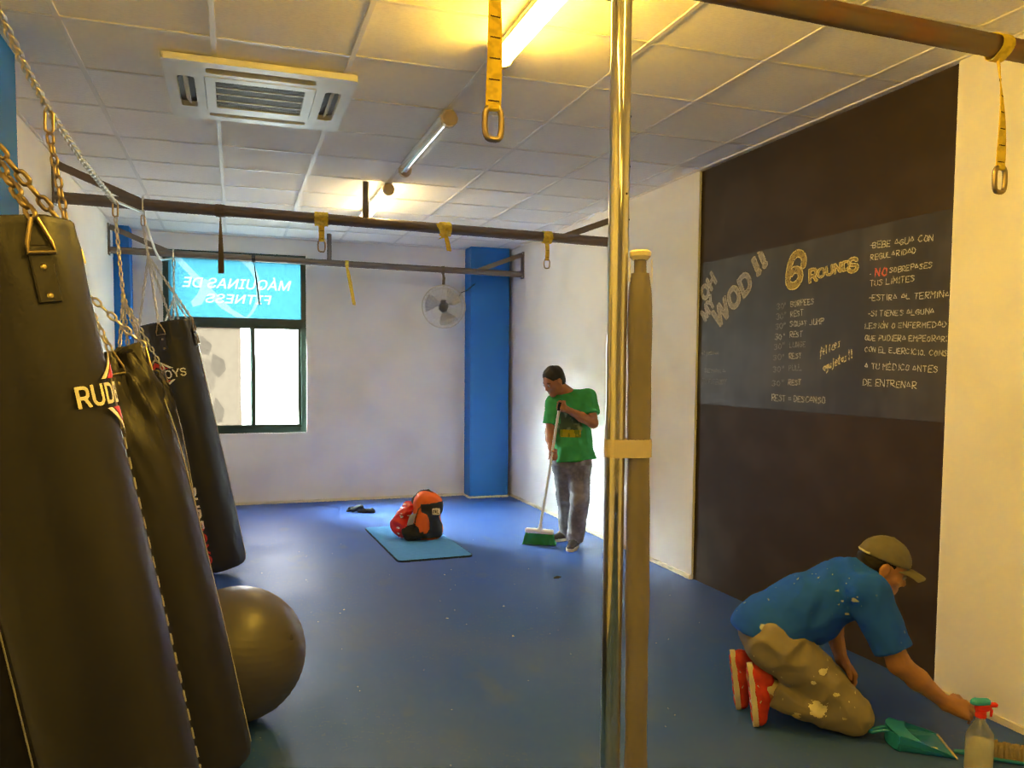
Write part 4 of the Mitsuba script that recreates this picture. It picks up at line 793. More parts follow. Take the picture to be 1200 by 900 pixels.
# broom
t = thing('broom', 'broom with a white stick and green bristles held by the sweeping man', 'broom')
part(t, 'stick', S(tube([BB, BT], 0.0115, 14)), 'm_white_plastic', 40); part(t, 'grip', S(tube([BT - bd * 0.075, BT + bd * 0.012], 0.014, 14)), 'm_black', 40)
bx = unit(V(0.05, 1, -0.04)); by = unit(np.cross(bx, bd)); hb = BB + bd * 0.01
blk = rbox((-0.125, -0.022, -0.026), (0.125, 0.022, 0.014), 0.010); part(t, 'block', S(place(blk, hb, bx, by, np.cross(bx, by))), 'm_white_plastic')
part(t, 'socket', S(tube([hb, hb + bd * 0.07], [0.022, 0.014], 14)), 'm_white_plastic', 40)
rb, tuft = random.Random(7), []; dn = -np.cross(bx, by) if np.cross(bx, by)[2] > 0 else np.cross(bx, by)
for i in range(26):
    for j in range(5):
        u, w = -0.118 + 0.236 * i / 25, -0.018 + 0.036 * j / 4
        a = hb + bx * u + by * w + dn * 0.022; b = a + bx * (u * 0.20 + rb.uniform(-0.006, 0.006)) + by * (w * 0.9 + rb.uniform(-0.006, 0.006) - 0.012); b[2] = rb.uniform(0.003, 0.012)
        tuft.append(tube([a, (a + b) / 2 + by * 0.003, b], [0.0045, 0.0055, 0.0058], 5))
part(t, 'bristles', S(cat(tuft)), 'm_bristle_green', True, 'green bristles', 'stuff')

# ---------------------------------------------------------------- kneeling man in a cap
K = Fig((2.42, 2.78, 0), (0.88, -0.475, 0))
man2 = thing('person', 'kneeling man in a blue t-shirt, cap and paint-splashed khaki trousers, reaching along the wall foot', 'person')
hipR, hipL = V(-0.245, -0.092, 0.365), V(-0.255, 0.085, 0.370); knR, knL = V(0.075, -0.115, 0.088), V(0.060, 0.150, 0.088)
anR, anL = V(-0.262, -0.100, 0.165), V(-0.305, 0.085, 0.160)
shR, shL = V(0.125, -0.175, 0.612), V(0.085, 0.165, 0.600); elR, wrR = V(0.224, -0.215, 0.352), V(0.425, -0.160, 0.182); elL, wrL = V(0.075, 0.255, 0.340), V(0.095, 0.165, 0.225)
nk = V(0.135, 0, 0.645)
tor = [V(-0.255, 0, 0.425), V(-0.10, 0, 0.505), V(0.055, 0, 0.580)]; tn = unit(np.cross(V(0, 1, 0), tor[2] - tor[0]))
B = Field((-0.50, -0.34, -0.01), (0.62, 0.36, 0.86), 0.0048)
B.path([tor[0] + V(0.02, 0, 0.01)] + tor[1:], [0.100, 0.118, 0.140], 0.04, flat=tn, fs=1.35); B.cone(shR, shL, 0.060, 0.060, 0.05); B.ell((-0.240, 0, 0.37), (0.095, 0.140, 0.09), None, 0.03)
for hp, kn, an in ((hipR, knR, anR), (hipL, knL, anL)): B.path([hp, kn], [0.088, 0.055], 0.03); B.path([kn, kn * 0.55 + an * 0.45, an], [0.054, 0.050, 0.036], 0.03)
B.path([shR, elR], [0.055, 0.043], 0.03); B.path([elR, elR * 0.6 + wrR * 0.4, wrR], [0.044, 0.042, 0.026], 0.02)
B.path([shL, elL], [0.055, 0.043], 0.03); B.path([elL, wrL], [0.043, 0.027], 0.02)
for an, hl in ((anR, V(-0.325, -0.1, 0.215)), (anL, V(-0.375, 0.082, 0.205))): B.cone(an, hl, 0.036, 0.030, 0.02)
Hk, kax = head(B, V(0.212, 0.0, 0.690), V(0.925, -0.05, -0.375), (0.375, 0, 0.925), nk)
open_hand(B, wrR, V(0.90, 0.12, -0.30), V(0.25, -0.72, 0.62), 1, 0.55)
cl = wrL + V(0.050, -0.035, -0.045)
open_hand(B, wrL, V(0.45, -0.35, -0.60), V(0.75, 0.2, 0.5), -1, 1.0)
part(man2, 'body', K(B.mesh()), 'm_skin', True)
eyes(man2, Hk, K, kax)
# cap: crown, brim, band
C = Field((0.03, -0.16, 0.60), (0.42, 0.16, 0.86), 0.0045); C.ell(Hk(-0.012, 0, 0.038), (0.108, 0.088, 0.098), kax, 0.01); C.cut(Hk(0, 0, 0.036), -kax[2] + kax[0] * 0.02)
mat('m_cap', lambda p, n, uv: mix((0.110, 0.096, 0.076), (0.145, 0.128, 0.102), fbm(p.x * 40, p.y * 40, p.z * 40, 3)), 0.85, 0.2)
cap = part(man2, 'cap', K(wrinkle(C.mesh(), lambda p: 0.004 * (meshkit.fbm(p * 22, 2, 3) - 0.5))), 'm_cap', True, 'olive brown baseball cap')
vs, fs = [], []
for i, u in enumerate(np.linspace(0, 1, 12)):
    for w in np.linspace(-1, 1, 21):
        a = w * 1.15; r0 = V(0.100 * math.cos(a * 0.9) - 0.012, 0.086 * math.sin(a)); r1 = V(0.100 + 0.080 * (1 - 0.55 * w * w) - 0.012, 0.078 * w)
        q = r0 * (1 - u) + r1 * u; vs.append(Hk(q[0], q[1], 0.040 + 0.012 * u - 0.020 * w * w - 0.020 * u * u))
for i in range(11):
    for j in range(20): b = i * 21 + j; fs += [[b, b + 1, b + 22], [b, b + 22, b + 21]]
bt = trimesh.Trimesh(np.array(vs), np.array(fs), process=False); lowb = bt.copy(); lowb.vertices = bt.vertices - kax[2] * 0.004; lowb.invert(); rim = []
edge = [i * 21 for i in range(12)] + [11 * 21 + j for j in range(1, 21)] + [i * 21 + 20 for i in range(10, -1, -1)]; nb = len(vs)
side = [q for a, b in zip(edge[:-1], edge[1:]) for q in ([a, b, b + nb], [a, b + nb, a + nb])]
brim = trimesh.Trimesh(np.vstack([bt.vertices, lowb.vertices]), np.vstack([bt.faces, lowb.faces + nb, side]), process=False)
part(cap, 'brim', K(brim), 'm_cap', 40)
part(cap, 'button', K(lathe([(0, 0.006), (0.007, 0.003), (0.008, 0), (0, 0)], 12, Hk(-0.012, 0, 0.134), kax[2])), 'm_cap')
part(cap, 'strap', K(tube([Hk(-0.09, q * 0.065, 0.040) if abs(q) == 1 else Hk(-0.118 + 0.02 * q * q, q * 0.065, 0.038) for q in np.linspace(-1, 1, 9)], 0.005, 8)), 'm_sole_pale', True, 'pale adjusting strap')
Hr = Field((0.05, -0.13, 0.55), (0.32, 0.13, 0.80), 0.0045); Hr.ell(Hk(-0.020, 0, 0.030), (0.098, 0.079, 0.082), kax, 0.01); Hr.ell(Hk(-0.045, 0, -0.012), (0.065, 0.070, 0.066), kax, 0.02)
Hr.cut(Hk(0, 0, 0.050), kax[2]); Hr.cut(Hk(0.028, 0, 0.03), kax[0]); Hr.cut(Hk(-0.04, 0, -0.066), -kax[2])
for q in (-1, 1): Hr.ell(Hk(-0.004, q * 0.085, -0.02), (0.038, 0.03, 0.048), kax, 0.01, 'sub')
part(man2, 'hair', K(wrinkle(Hr.mesh(), lambda p: 0.003 * (meshkit.noise(p * 120, 3) - 0.5))), 'm_hair', True)
# trousers
J = Field((-0.45, -0.30, 0.0), (0.24, 0.32, 0.58), 0.0055)
J.ell((-0.240, 0, 0.362), (0.126, 0.168, 0.118), None, 0.04)
for hp, kn, an in ((hipR, knR, anR), (hipL, knL, anL)):
    J.path([hp + V(0.01, 0, 0.005), kn + V(0.005, 0, 0.004)], [0.125, 0.084], 0.035); J.path([kn + V(0, 0, -0.002), kn * 0.5 + an * 0.5 + V(0, 0, -0.012)], [0.084, 0.080], 0.016); J.cone(kn * 0.5 + an * 0.5 + V(0, 0, -0.012), an + V(0.022, 0, -0.005), 0.078, 0.062, 0.016, cap=0.0)
J.cut((0, 0, 0.004), (0, 0, -1))
def khaki(p, n, uv):
    f, l, z = K.tex(p); c = mix((0.245, 0.205, 0.160), (0.190, 0.158, 0.120), fbm(p.x * 18, p.y * 18, p.z * 18, 3)); e = 0.075 * (fbm(f * 80, l * 40, z * 80, 3) - 0.5)
    def spot(a, b, ra, rb, wob=1.0): return sstep(0.0, 0.006, 1.0 - dr.sqrt(dr.square((f - a) / ra) + dr.square((z - b) / rb)) + wob * e * 14 - 0.25)
    s = dr.maximum(spot(-0.075, 0.130, 0.050, 0.042), dr.maximum(spot(-0.155, 0.080, 0.022, 0.03), dr.maximum(spot(-0.06, 0.29, 0.026, 0.015), dr.maximum(spot(-0.10, 0.245, 0.014, 0.012), spot(-0.01, 0.20, 0.02, 0.010)))))
    s = dr.maximum(s, sstep(0.90, 0.93, noise(f * 90, l * 62, z * 40)) * sstep(0.45, 0.55, fbm(f * 8, l * 8, z * 8, 2)))
    return mix(c, mix((0.66, 0.60, 0.42), (0.62, 0.48, 0.16), sstep(0.12, 0.08, z)), s * sstep(0.0, 0.03, -l))
mat('m_khaki', khaki, 0.9, 0.2)
part(man2, 'trousers', K(wrinkle(J.mesh(), lambda p: 0.014 * folds(p, (15, 7, 13), 5) * (0.45 + 0.55 * np.exp(-((p[:, 0] + 0.20) / 0.14) ** 2)) - 0.004)), 'm_khaki', True)
# t-shirt
G = Field((-0.46, -0.36, 0.28), (0.34, 0.38, 0.80), 0.0055)
G.path([tor[0] + V(0.0, 0, -0.010)] + tor[1:], [0.172, 0.160, 0.165], 0.05, flat=tn, fs=1.28); G.cone(shR + V(0, 0.012, 0), shL - V(0, 0.012, 0), 0.078, 0.078, 0.05)
G.cone(tor[1] + V(0.03, 0, -0.03), tor[0] + V(0.12, 0, -0.02), 0.120, 0.115, 0.05); G.cone(tor[2] + V(-0.02, 0, 0.02), nk + V(0.005, 0, 0.012), 0.100, 0.070, 0.04, cap=0.0)
G.cone(shR + V(-0.01, 0.01, 0), shR + (elR - shR) * 0.80, 0.088, 0.076, 0.03, cap=0.0); G.cone(shL, shL + (elL - shL) * 0.72, 0.085, 0.074, 0.03, cap=0.0)
G.ell((-0.218, 0, 0.410), (0.122, 0.178, 0.115), None, 0.05); G.cut(V(-0.20, 0, 0.378), V(-0.16, 0, -1))
def shirt_blue(p, n, uv):
    f, l, z = K.tex(p); c = mix((0.010, 0.070, 0.52), (0.013, 0.086, 0.58), fbm(p.x * 30, p.y * 30, p.z * 30, 2))
    s = sstep(0.88, 0.91, noise(f * 75 + 3, l * 75, z * 55)) * sstep(0.53, 0.62, fbm(f * 5, l * 5, z * 5 + 3, 2)); e = fbm(f * 60, l * 30, z * 60, 2) - 0.5
    s = dr.maximum(s, sstep(0.0, 0.2, 0.55 - dr.sqrt(dr.square((f - 0.045) / 0.022) + dr.square((z - 0.600) / 0.018)) + e)); s = dr.maximum(s, sstep(0.0, 0.2, 0.5 - dr.sqrt(dr.square((f + 0.30) / 0.02) + dr.square((z - 0.45) / 0.03)) + e))
    return mix(c, (0.42, 0.45, 0.46), s * 0.85)
mat('m_shirt_blue', shirt_blue, 0.85, 0.2)
part(man2, 't_shirt', K(wrinkle(G.mesh(), lambda p: 0.017 * folds(p @ np.array([[0.85, 0, -0.5], [0, 1, 0], [0.5, 0, 0.85]]).T, (13, 5, 9), 17) * (0.35 + 0.65 * np.exp(-((p[:, 0] + 0.10) / 0.16) ** 2)) - 0.003)), 'm_shirt_blue', True)
# shoes, toes tucked under, soles turned back
mat('m_shoe_red', lambda p, n, uv: mix((0.52, 0.035, 0.022), (0.40, 0.03, 0.02), fbm(p.x * 60, p.y * 60, p.z * 60, 2)), 0.6); mat('m_sole_grey', (0.50, 0.44, 0.36), 0.6); mat('m_sock', (0.55, 0.47, 0.30), 0.85)
for heel, toe, an in ((V(-0.352, -0.100, 0.272), V(-0.322, -0.102, 0.02), anR), (V(-0.405, 0.078, 0.262), V(-0.375, 0.085, 0.02), anL)):
    f0 = Field((-0.50, -0.25, -0.005), (-0.15, 0.25, 0.36), 0.0048); dd = unit(toe - heel); upv = unit(V(1, 0, 0) - dd[0] * dd); Q = shoe(f0, heel, dd, upv, 0.272, 1.1); f0.cut((0, 0, 0.003), (0, 0, -1))
    k = part(man2, 'shoe', K(f0.mesh()), 'm_shoe_red', True, 'red running shoe'); sm = sole(*Q, L=0.272, w=1.1, th=0.022); part(k, 'sole', K(sm), 'm_sole_grey', 30, 'pale sole edge')
    tr = [rbox((-0.011, -0.026, -0.004), (0.011, 0.026, 0.0), 0.002) for _ in range(5)]
    for q, m in enumerate(tr): part(k, 'tread', K(place(m, Q[0](0.14 + 0.18 * q, 0, 0.0), Q[1], Q[2], Q[3])), 'm_shoe_red')
    for q in range(4):
        a = 0.40 + 0.075 * q; part(k, 'lace', K(tube([Q[0](a, -0.024, 0.082 - 0.10 * (a - 0.4)), Q[0](a, 0, 0.096 - 0.10 * (a - 0.4)), Q[0](a, 0.024, 0.082 - 0.10 * (a - 0.4))], 0.0028, 6)), 'm_sole_grey', True)
    part(k, 'side_stripe', K(tube([Q[0](0.30, -0.0405, 0.030), Q[0](0.42, -0.0435, 0.060), Q[0](0.58, -0.0440, 0.034)], 0.003, 6)), 'm_sole_grey', True)
    part(man2, 'sock', K(tube([an + V(0.035, 0, -0.004), an + V(-0.012, 0, 0.012), an + V(-0.035, 0, 0.03)], [0.042, 0.043, 0.042], 18)), 'm_sock', True, 'cream ankle sock')
# ---------------------------------------------------------------- backpack and plastic bag on the mat
W = Fig((1.585, 6.93, 0.0145), (-0.226, -0.974, 0))     # forward = to the viewer, left = image right
pack = thing('backpack', 'orange and black backpack standing upright on the teal exercise mat', 'backpack')
def pack_field(grow=0.0, h=0.006):
    f = Field((-0.2, -0.25, 0.0), (0.24, 0.25, 0.48), h)
    f.cone((-0.02, 0.015, 0.10), (-0.02, 0.012, 0.305), 0.125 + grow, 0.118 + grow, 0.04, flat=(1, 0, 0), fs=1.15); f.cone((-0.02, -0.05, 0.08), (-0.02, 0.08, 0.075), 0.078 + grow, 0.075 + grow, 0.05)
    f.cone((-0.01, 0.00, 0.325), (-0.01, 0.075, 0.300), 0.090 + grow, 0.080 + grow, 0.05, flat=(1, 0, 0), fs=1.1); f.cone((0.07, -0.020, 0.09), (0.06, -0.005, 0.20), 0.062 + grow, 0.058 + grow, 0.03); f.cut((0, 0, 0.0), (0, 0, -1)); return f
def region(fld, poly, fmin=0.0):
    """keeps the field's solid inside a polygon of the (left, up) plane, for its front half"""
    P = Polygon(poly).buffer(0.008, quad_segs=4).buffer(-0.004); Y, Z = np.meshgrid(fld.ax[1], fld.ax[2], indexing='ij'); import shapely
    d = shapely.distance(shapely.points(Y.ravel(), Z.ravel()), P.boundary).reshape(Y.shape); ins = shapely.contains_xy(P, Y.ravel(), Z.ravel()).reshape(Y.shape)
    fld.D = np.maximum(fld.D, np.where(ins, -d, d).astype(np.float32)[None]); fld.cut((fmin, 0, 0), (-1, 0, 0)); return fld
crumple = lambda a, s, seed: (lambda p: a * (meshkit.fbm(p * s, 3, seed) - 0.5))
body = part(pack, 'body', W(wrinkle(pack_field().mesh(), crumple(0.014, 11, 2))), 'm_orange', True)
bl = [(-0.038, 0.318), (0.149, 0.335), (0.16, 0.26), (0.115, 0.20), (0.145, 0.128), (0.15, 0.02), (-0.06, 0.02), (-0.118, 0.045), (-0.09, 0.128), (-0.062, 0.122), (-0.048, 0.072), (0.015, 0.068), (0.042, 0.105), (0.038, 0.195), (0.015, 0.240), (-0.030, 0.255)]
part(pack, 'side_panel', W(wrinkle(region(pack_field(0.0045, 0.005), bl, -0.03).mesh(), crumple(0.012, 11, 2))), 'm_cloth_black', True, 'black curved panel')
part(pack, 'back_strap', W(ribbon([(0.0, 0.05, 0.42), (-0.03, -0.03, 0.43), (-0.05, -0.10, 0.36), (-0.03, -0.135, 0.27)], 0.05, 0.008, (0.4, 0.3, 0.1))), 'm_cloth_black', 40)
pt = part(pack, 'logo_patch', W(rbox((0.098, 0.062, 0.232), (0.106, 0.128, 0.290), 0.003)), 'm_cream')
for a in ([(0.107, 0.073, 0.245), (0.107, 0.073, 0.275), (0.107, 0.090, 0.278), (0.107, 0.092, 0.245)], [(0.107, 0.102, 0.278), (0.107, 0.102, 0.248), (0.107, 0.118, 0.246)]): part(pt, 'mark', W(tube(a, 0.0035, 6)), 'm_black', True)
f = Field((-0.12, -0.30, 0.0), (0.22, 0.04, 0.28), 0.006)
f.cone((0.05, -0.14, 0.05), (0.07, -0.07, 0.045), 0.052, 0.050, 0.02); f.cone((0.06, -0.17, 0.075), (0.045, -0.115, 0.12), 0.038, 0.034, 0.02); f.cone((0.09, -0.06, 0.05), (0.10, -0.02, 0.085), 0.036, 0.03, 0.02); f.cut((0, 0, 0.002), (0, 0, -1))
part(pack, 'folded_harness', W(wrinkle(f.mesh(), crumple(0.03, 18, 5))), 'm_cloth_black', True, 'black padded straps bunched at the foot')
part(pack, 'mesh_pocket', W(ribbon([(0.075, -0.135, 0.14), (0.082, -0.12, 0.19), (0.070, -0.105, 0.235)], 0.06, 0.006, (0.2, 1, 0.3))), 'm_grey_plastic', 40)
part(pack, 'zip', W(tube([(0.085, -0.095, 0.12), (0.098, -0.085, 0.20), (0.092, -0.06, 0.28), (0.075, 0.0, 0.34)], 0.004, 6)), 'm_black', True)
part(pack, 'top_handle', W(tube([(-0.05, -0.02, 0.40), (-0.05, -0.005, 0.425), (-0.05, 0.03, 0.43), (-0.05, 0.05, 0.405)], 0.008, 8)), 'm_cloth_black', True)
f = Field((-0.16, -0.36, 0.0), (0.14, -0.04, 0.42), 0.006); f.cone((-0.03, -0.215, 0.115), (-0.04, -0.145, 0.285), 0.085, 0.055, 0.04); f.cone((0.0, -0.245, 0.135), (0.0, -0.19, 0.22), 0.058, 0.055, 0.04); f.cone((-0.02, -0.20, 0.08), (-0.02, -0.15, 0.07), 0.07, 0.065, 0.04); f.cut((0, 0, 0.002), (0, 0, -1))
solo('plastic_bag', W(wrinkle(f.mesh(1), lambda p: 0.020 * folds(p, (16, 16, 14), 4, 1.6) - 0.012)), 'm_redbag', 'crinkled shiny red and white plastic bag against the left side of the backpack', 'bag', smooth=25)
GL = Fig((1.245, 8.50, 0), (-0.2, -0.98, 0))
for o, rot, lift, lb in ((V(0.0, -0.060, 0.026), 0.5, 0.035, 'crumpled dark glove with a raised cuff, left one of the pair behind the exercise mat'), (V(0.02, 0.066, 0.020), -0.3, 0.0, 'dark glove lying flat, right one of the pair behind the exercise mat')):
    f = Field((-0.16, -0.24, 0.0), (0.16, 0.24, 0.13), 0.005); d = V(math.sin(rot) * 0.6, math.cos(rot), 0); d = unit(d) * (1 if lift == 0 else -1); e = V(d[1], -d[0], 0)
    f.cone(o - d * 0.03 + V(0, 0, lift * 0.7), o + d * 0.02, 0.032, 0.030, 0.02, flat=(0, 0, 1), fs=1.3); f.cone(o - d * 0.075 + V(0, 0, lift), o - d * 0.03 + V(0, 0, lift * 0.6), 0.026, 0.022, 0.02)
    for q in range(4): f.path([o + d * 0.02 + e * (q - 1.5) * 0.016, o + d * (0.060 - 0.008 * abs(q - 1.4)) + e * (q - 1.5) * 0.030 + V(0, 0, 0.014 * (q % 2)), o + d * (0.085 - 0.014 * abs(q - 1.4)) + e * (q - 1.5) * 0.036 + V(0, 0, -0.008)], [0.014, 0.011, 0.010], 0.006)
    f.path([o + e * 0.02, o + e * 0.050 + V(0, 0, 0.012), o + e * 0.062 + d * 0.03], [0.014, 0.012, 0.010], 0.008); f.cut((0, 0, 0.001), (0, 0, -1))
    solo('work_glove', GL(wrinkle(f.mesh(), crumple(0.018, 40, 3))), 'm_cloth_black', lb, 'glove', GROUPS['work_glove'], smooth=True)

# ---------------------------------------------------------------- dustpan, hand brush, spray bottle
DF = unit(V(0.88, -0.47, 0)); DS = V(-DF[1], DF[0], 0); DO = V(2.727, 2.430, 0.0)      # lip centre; DF to the lip, DS left of it
DP = lambda a, b, c: DO + DF * a + DS * b + V(0, 0, c)
t = thing('dustpan', 'teal plastic dustpan with a small price sticker lying beside the kneeling man', 'dustpan')
def dp_section(u):   # u 0 at the back .. 1 at the lip: half width, wall height, floor height
    return 0.088 + 0.022 * u, 0.062 * (1 - u) ** 0.8 + 0.002, 0.006 * (1 - u)
vs, fs, nu, nv = [], [], 14, 17
for i, u in enumerate(np.linspace(0, 1, nu)):
    hw, wh, fl = dp_section(u)
    for w in np.linspace(-1, 1, nv): e = abs(w); vs.append(DP(-0.205 * (1 - u) - 0.03 * (1 - u) * (1 - w * w), np.sign(w) * hw * min(1, e * 1.22), fl + 0.002 + wh * max(0, (e - 0.80) / 0.20) ** 0.8))
for i in range(nu - 1):
    for j in range(nv - 1): b = i * nv + j; fs += [[b, b + nv, b + nv + 1], [b, b + nv + 1, b + 1]]
up_ = trimesh.Trimesh(np.array(vs), np.array(fs), process=False); lo_ = up_.copy(); lo_.vertices = up_.vertices + V(0, 0, -0.0022); lo_.invert(); part(t, 'pan', cat([up_, lo_]), 'm_teal', 40)
back = [DP(-0.205 - 0.03 * (1 - w * w), w * 0.088, 0) for w in np.linspace(-1, 1, 17)]
part(t, 'back_wall', ribbon([p + V(0, 0, 0.036) for p in back], 0.060, 0.003, (0, 0, 1)), 'm_teal', 40)
hood = [[DP(-0.205 - 0.03 * (1 - w * w) + 0.075 * u, w * (0.089 + 0.006 * u), 0.065 + 0.012 * (1 - w * w) - 0.010 * u) for w in np.linspace(-1, 1, 17)] for u in np.linspace(0, 1, 6)]
hv = np.array(hood).reshape(-1, 3); hf_ = [q for i in range(5) for j in range(16) for q in ([i * 17 + j, i * 17 + j + 1, i * 17 + j + 18], [i * 17 + j, i * 17 + j + 18, i * 17 + j + 17])]
h1 = trimesh.Trimesh(hv, np.array(hf_), process=False); h2 = h1.copy(); h2.vertices = hv - V(0, 0, 0.003); h2.invert(); part(t, 'hood', cat([h1, h2]), 'm_teal', 40)
part(t, 'lip', bar(DP(-0.002, -0.110, 0.004), DP(-0.002, 0.110, 0.004), 0.008, 0.005), 'm_sole_grey')
hd = [DP(-0.222, 0, 0.060), DP(-0.245, 0, 0.058), DP(-0.270, 0, 0.052), DP(-0.290, 0, 0.044)]
for s in (-1, 1): part(t, 'handle', tube([p + DS * s * q for p, q in zip(hd, (0.022, 0.015, 0.013, 0.012))] , 0.007, 8), 'm_teal', True)
part(t, 'handle_end', tube([hd[3] - DS * 0.014, hd[3] - DF * 0.012, hd[3] + DS * 0.014], 0.008, 8), 'm_teal', True)
part(t, 'sticker', ribbon([DP(-0.10, -0.045, 0.0095), DP(-0.075, -0.045, 0.009), DP(-0.05, -0.045, 0.008)], 0.035, 0.0012, DS), 'm_cream')
HF = unit(V(0.76, -0.65, 0)); HS = V(-HF[1], HF[0], 0); HO = V(2.818, 2.279, 0.0); HP = lambda a, b, c: HO + HF * a + HS * b + V(0, 0, c)
t = thing('hand_brush', 'teal hand brush with tan bristles lying upturned behind the spray bottle', 'brush')
part(t, 'block', place(rbox((-0.03, -0.022, 0.004), (0.155, 0.022, 0.024), 0.008), HO, HF, HS), 'm_teal'); part(t, 'handle', tube([HP(-0.03, 0, 0.014), HP(-0.06, 0, 0.014), HP(-0.11, 0, 0.013), HP(-0.15, 0, 0.012)], [0.012, 0.009, 0.011, 0.008], 10), 'm_teal', True)
rb, tuft = random.Random(3), []
for i in range(22):
    for j in range(6):
        a = HP(-0.015 + 0.16 * i / 21, -0.017 + 0.034 * j / 5, 0.022); tuft.append(tube([a, a + V(rb.uniform(-.006, .006), rb.uniform(-.006, .006), rb.uniform(0.044, 0.052)) + HS * (j - 2.5) * 0.002], [0.0040, 0.0046], 5))
part(t, 'bristles', cat(tuft), 'm_bristle_tan', True, 'tan bristles', 'stuff')
SB = V(2.657, 2.225, 0.0); SXd = unit(V(0.93, -0.36, 0)); SYd = V(-SXd[1], SXd[0], 0)
t = thing('spray_bottle', 'clear spray bottle of milky liquid with a red and teal trigger head', 'bottle')
def oval(prof, n=36, k=0.62):
    m = lathe(prof, n); m.vertices[:, 1] *= k + (1 - k) * np.clip((m.vertices[:, 2] - 0.15) / 0.06, 0, 1); return place(m, SB, SXd, SYd)
part(t, 'bottle', oval([(0, 0.0025), (0.046, 0.0025), (0.052, 0.010), (0.052, 0.135), (0.049, 0.158), (0.031, 0.186), (0.018, 0.207), (0.015, 0.232)]), 'm_bottle', 50)
part(t, 'liquid', oval([(0, 0.014), (0.045, 0.014), (0.0500, 0.020), (0.0500, 0.128), (0.049, 0.1310), (0, 0.1310)]), 'm_liquid', 50)
part(t, 'dip_tube', tube([SB + V(0, 0, 0.12), SB + V(0, 0, 0.236)], 0.003, 8), 'm_white_plastic')
part(t, 'collar', lathe([(0, 0.222), (0.019, 0.222), (0.020, 0.228), (0.019, 0.248), (0, 0.248)], 24, SB), 'm_red_plastic', 40)
part(t, 'trigger_body', place(rbox((-0.022, -0.014, 0.246), (0.030, 0.014, 0.276), 0.006), SB, SXd, SYd), 'm_red_plastic')
f = Field((-0.05, -0.04, 0.24), (0.08, 0.04, 0.32), 0.003); f.cone((-0.020, 0, 0.276), (0.020, 0, 0.280), 0.020, 0.015, 0.01); f.cut((0, 0, 0.271), (0, 0, -1)); part(t, 'head_cover', place(f.mesh(), SB, SXd, SYd), 'm_teal_cap', True, 'teal head cover')
part(t, 'nozzle', place(rbox((0.028, -0.009, 0.262), (0.060, 0.009, 0.278), 0.004), SB, SXd, SYd), 'm_red_plastic'); part(t, 'trigger', place(tube([(0.030, 0, 0.264), (0.040, 0, 0.246), (0.038, 0, 0.224)], [0.006, 0.006, 0.004], 8), SB, SXd, SYd), 'm_red_plastic', True)

# ---------------------------------------------------------------- crumbs on the floor
rc, crumbs = random.Random(11), []
for (x, y, s) in [(1.451, 5.701, 8), (1.616, 4.817, 9), (1.209, 4.685, 7), (1.484, 4.251, 8), (1.971, 3.622, 8), (0.633, 5.049, 8), (0.60, 4.98, 6), (2.10, 3.95, 6), (2.21, 3.90, 5), (0.9, 3.4, 4)] + [(rc.uniform(-0.1, 2.9), rc.uniform(2.6, 7.0), rc.uniform(2, 4)) for _ in range(70)]:
    if (2.2 < x < 3.0 and 5.9 < y) or (1.9 < x < 2.9 and y < 3.3): continue
    c = trimesh.creation.icosphere(subdivisions=1, radius=s * 0.001); c.vertices *= (1, 0.7, 0.4); c.apply_transform(trimesh.transformations.rotation_matrix(rc.uniform(0, 6), (0, 0, 1))); c.apply_translation((x, y, s * 0.0004)); crumbs.append(c)
solo('crumbs', cat(crumbs), 'm_debris', 'tiny pale crumbs scattered over the blue floor', 'debris', kind='stuff')
solo('scrap', rbox((-0.03, -0.018, 0.0), (0.03, 0.018, 0.006), 0.003).apply_transform(trimesh.transformations.rotation_matrix(0.7, (0, 0, 1))).apply_translation((2.221, 5.386, 0)), 'm_black', 'small black scrap on the floor in front of the broom', 'scrap')

# ---------------------------------------------------------------- chalkboard and its writing
GLY = {'A': '02,26,42/12,32', 'B': '00,06,36,45,33,03,33,42,41,30,00', 'C': '45,26,04,02,20,41', 'D': '00,06,26,44,42,20,00', 'E': '40,00,06,46/03,33', 'F': '00,06,46/03,33', 'G': '45,26,04,02,20,41,43,23', 'H': '00,06/40,46/03,43',
       'I': '20,26', 'J': '46,41,20,01', 'L': '06,00,40', 'M': '00,06,23,46,40', 'N': '00,06,40,46', 'O': '14,26,45,41,20,02,14', 'P': '00,06,36,45,33,03', 'Q': '14,26,45,41,20,02,14/32,50', 'R': '00,06,36,45,33,03,40', 'S': '45,26,05,33,42,20,01',
       'T': '06,46/26,20', 'U': '06,01,20,41,46', 'V': '06,20,46', 'W': '06,10,23,30,46', 'Y': '06,23,46/23,20', 'Z': '06,46,00,40', '-': '03,33', '.': '00,10', ',': '10,00', '=': '02,42/04,44', '3': '05,26,45,23,42,20,01', '0': '20,02,04,26,44,42,20', '"': '16,14/36,34', '!': '26,22/20,21', "'": '26,24',
       'a': '43,23,02,11,40/43,40', 'e': '02,42,43,24,02,10,30', 'f': '45,36,25,1-2/03,43', 'g': '43,23,02,21,43,4-1,2-2', 'i': '13,10,20/15,14', 'l': '16,11,20', 's': '43,23,32,30,00', 'u': '03,01,20,43,40', 'j': '33,3-1,1-2/35,34', 't': '26,20,40/04,44', 'c': '43,23,01,20,40', '_': ''}
def pts_of(s):
    out = []
    for st in filter(None, s.split('/')):
        p = []
        for q in st.split(','): p.append((float(q[0]), float(q[1:])))
        out.append(p)
    return out
chalk_rng = random.Random(5)
BY0 = RY1; BX = RX - 0.008 - 0.0022
board = thing('chalkboard', 'dark slate chalkboard panel covered with handwritten workout notes in Spanish', 'chalkboard')
part(board, 'panel', rbox((BX, RY0 + 0.002, 1.288), (RX - 0.0081, RY1 - 0.002, 2.288), 0.001), 'm_slate', False)
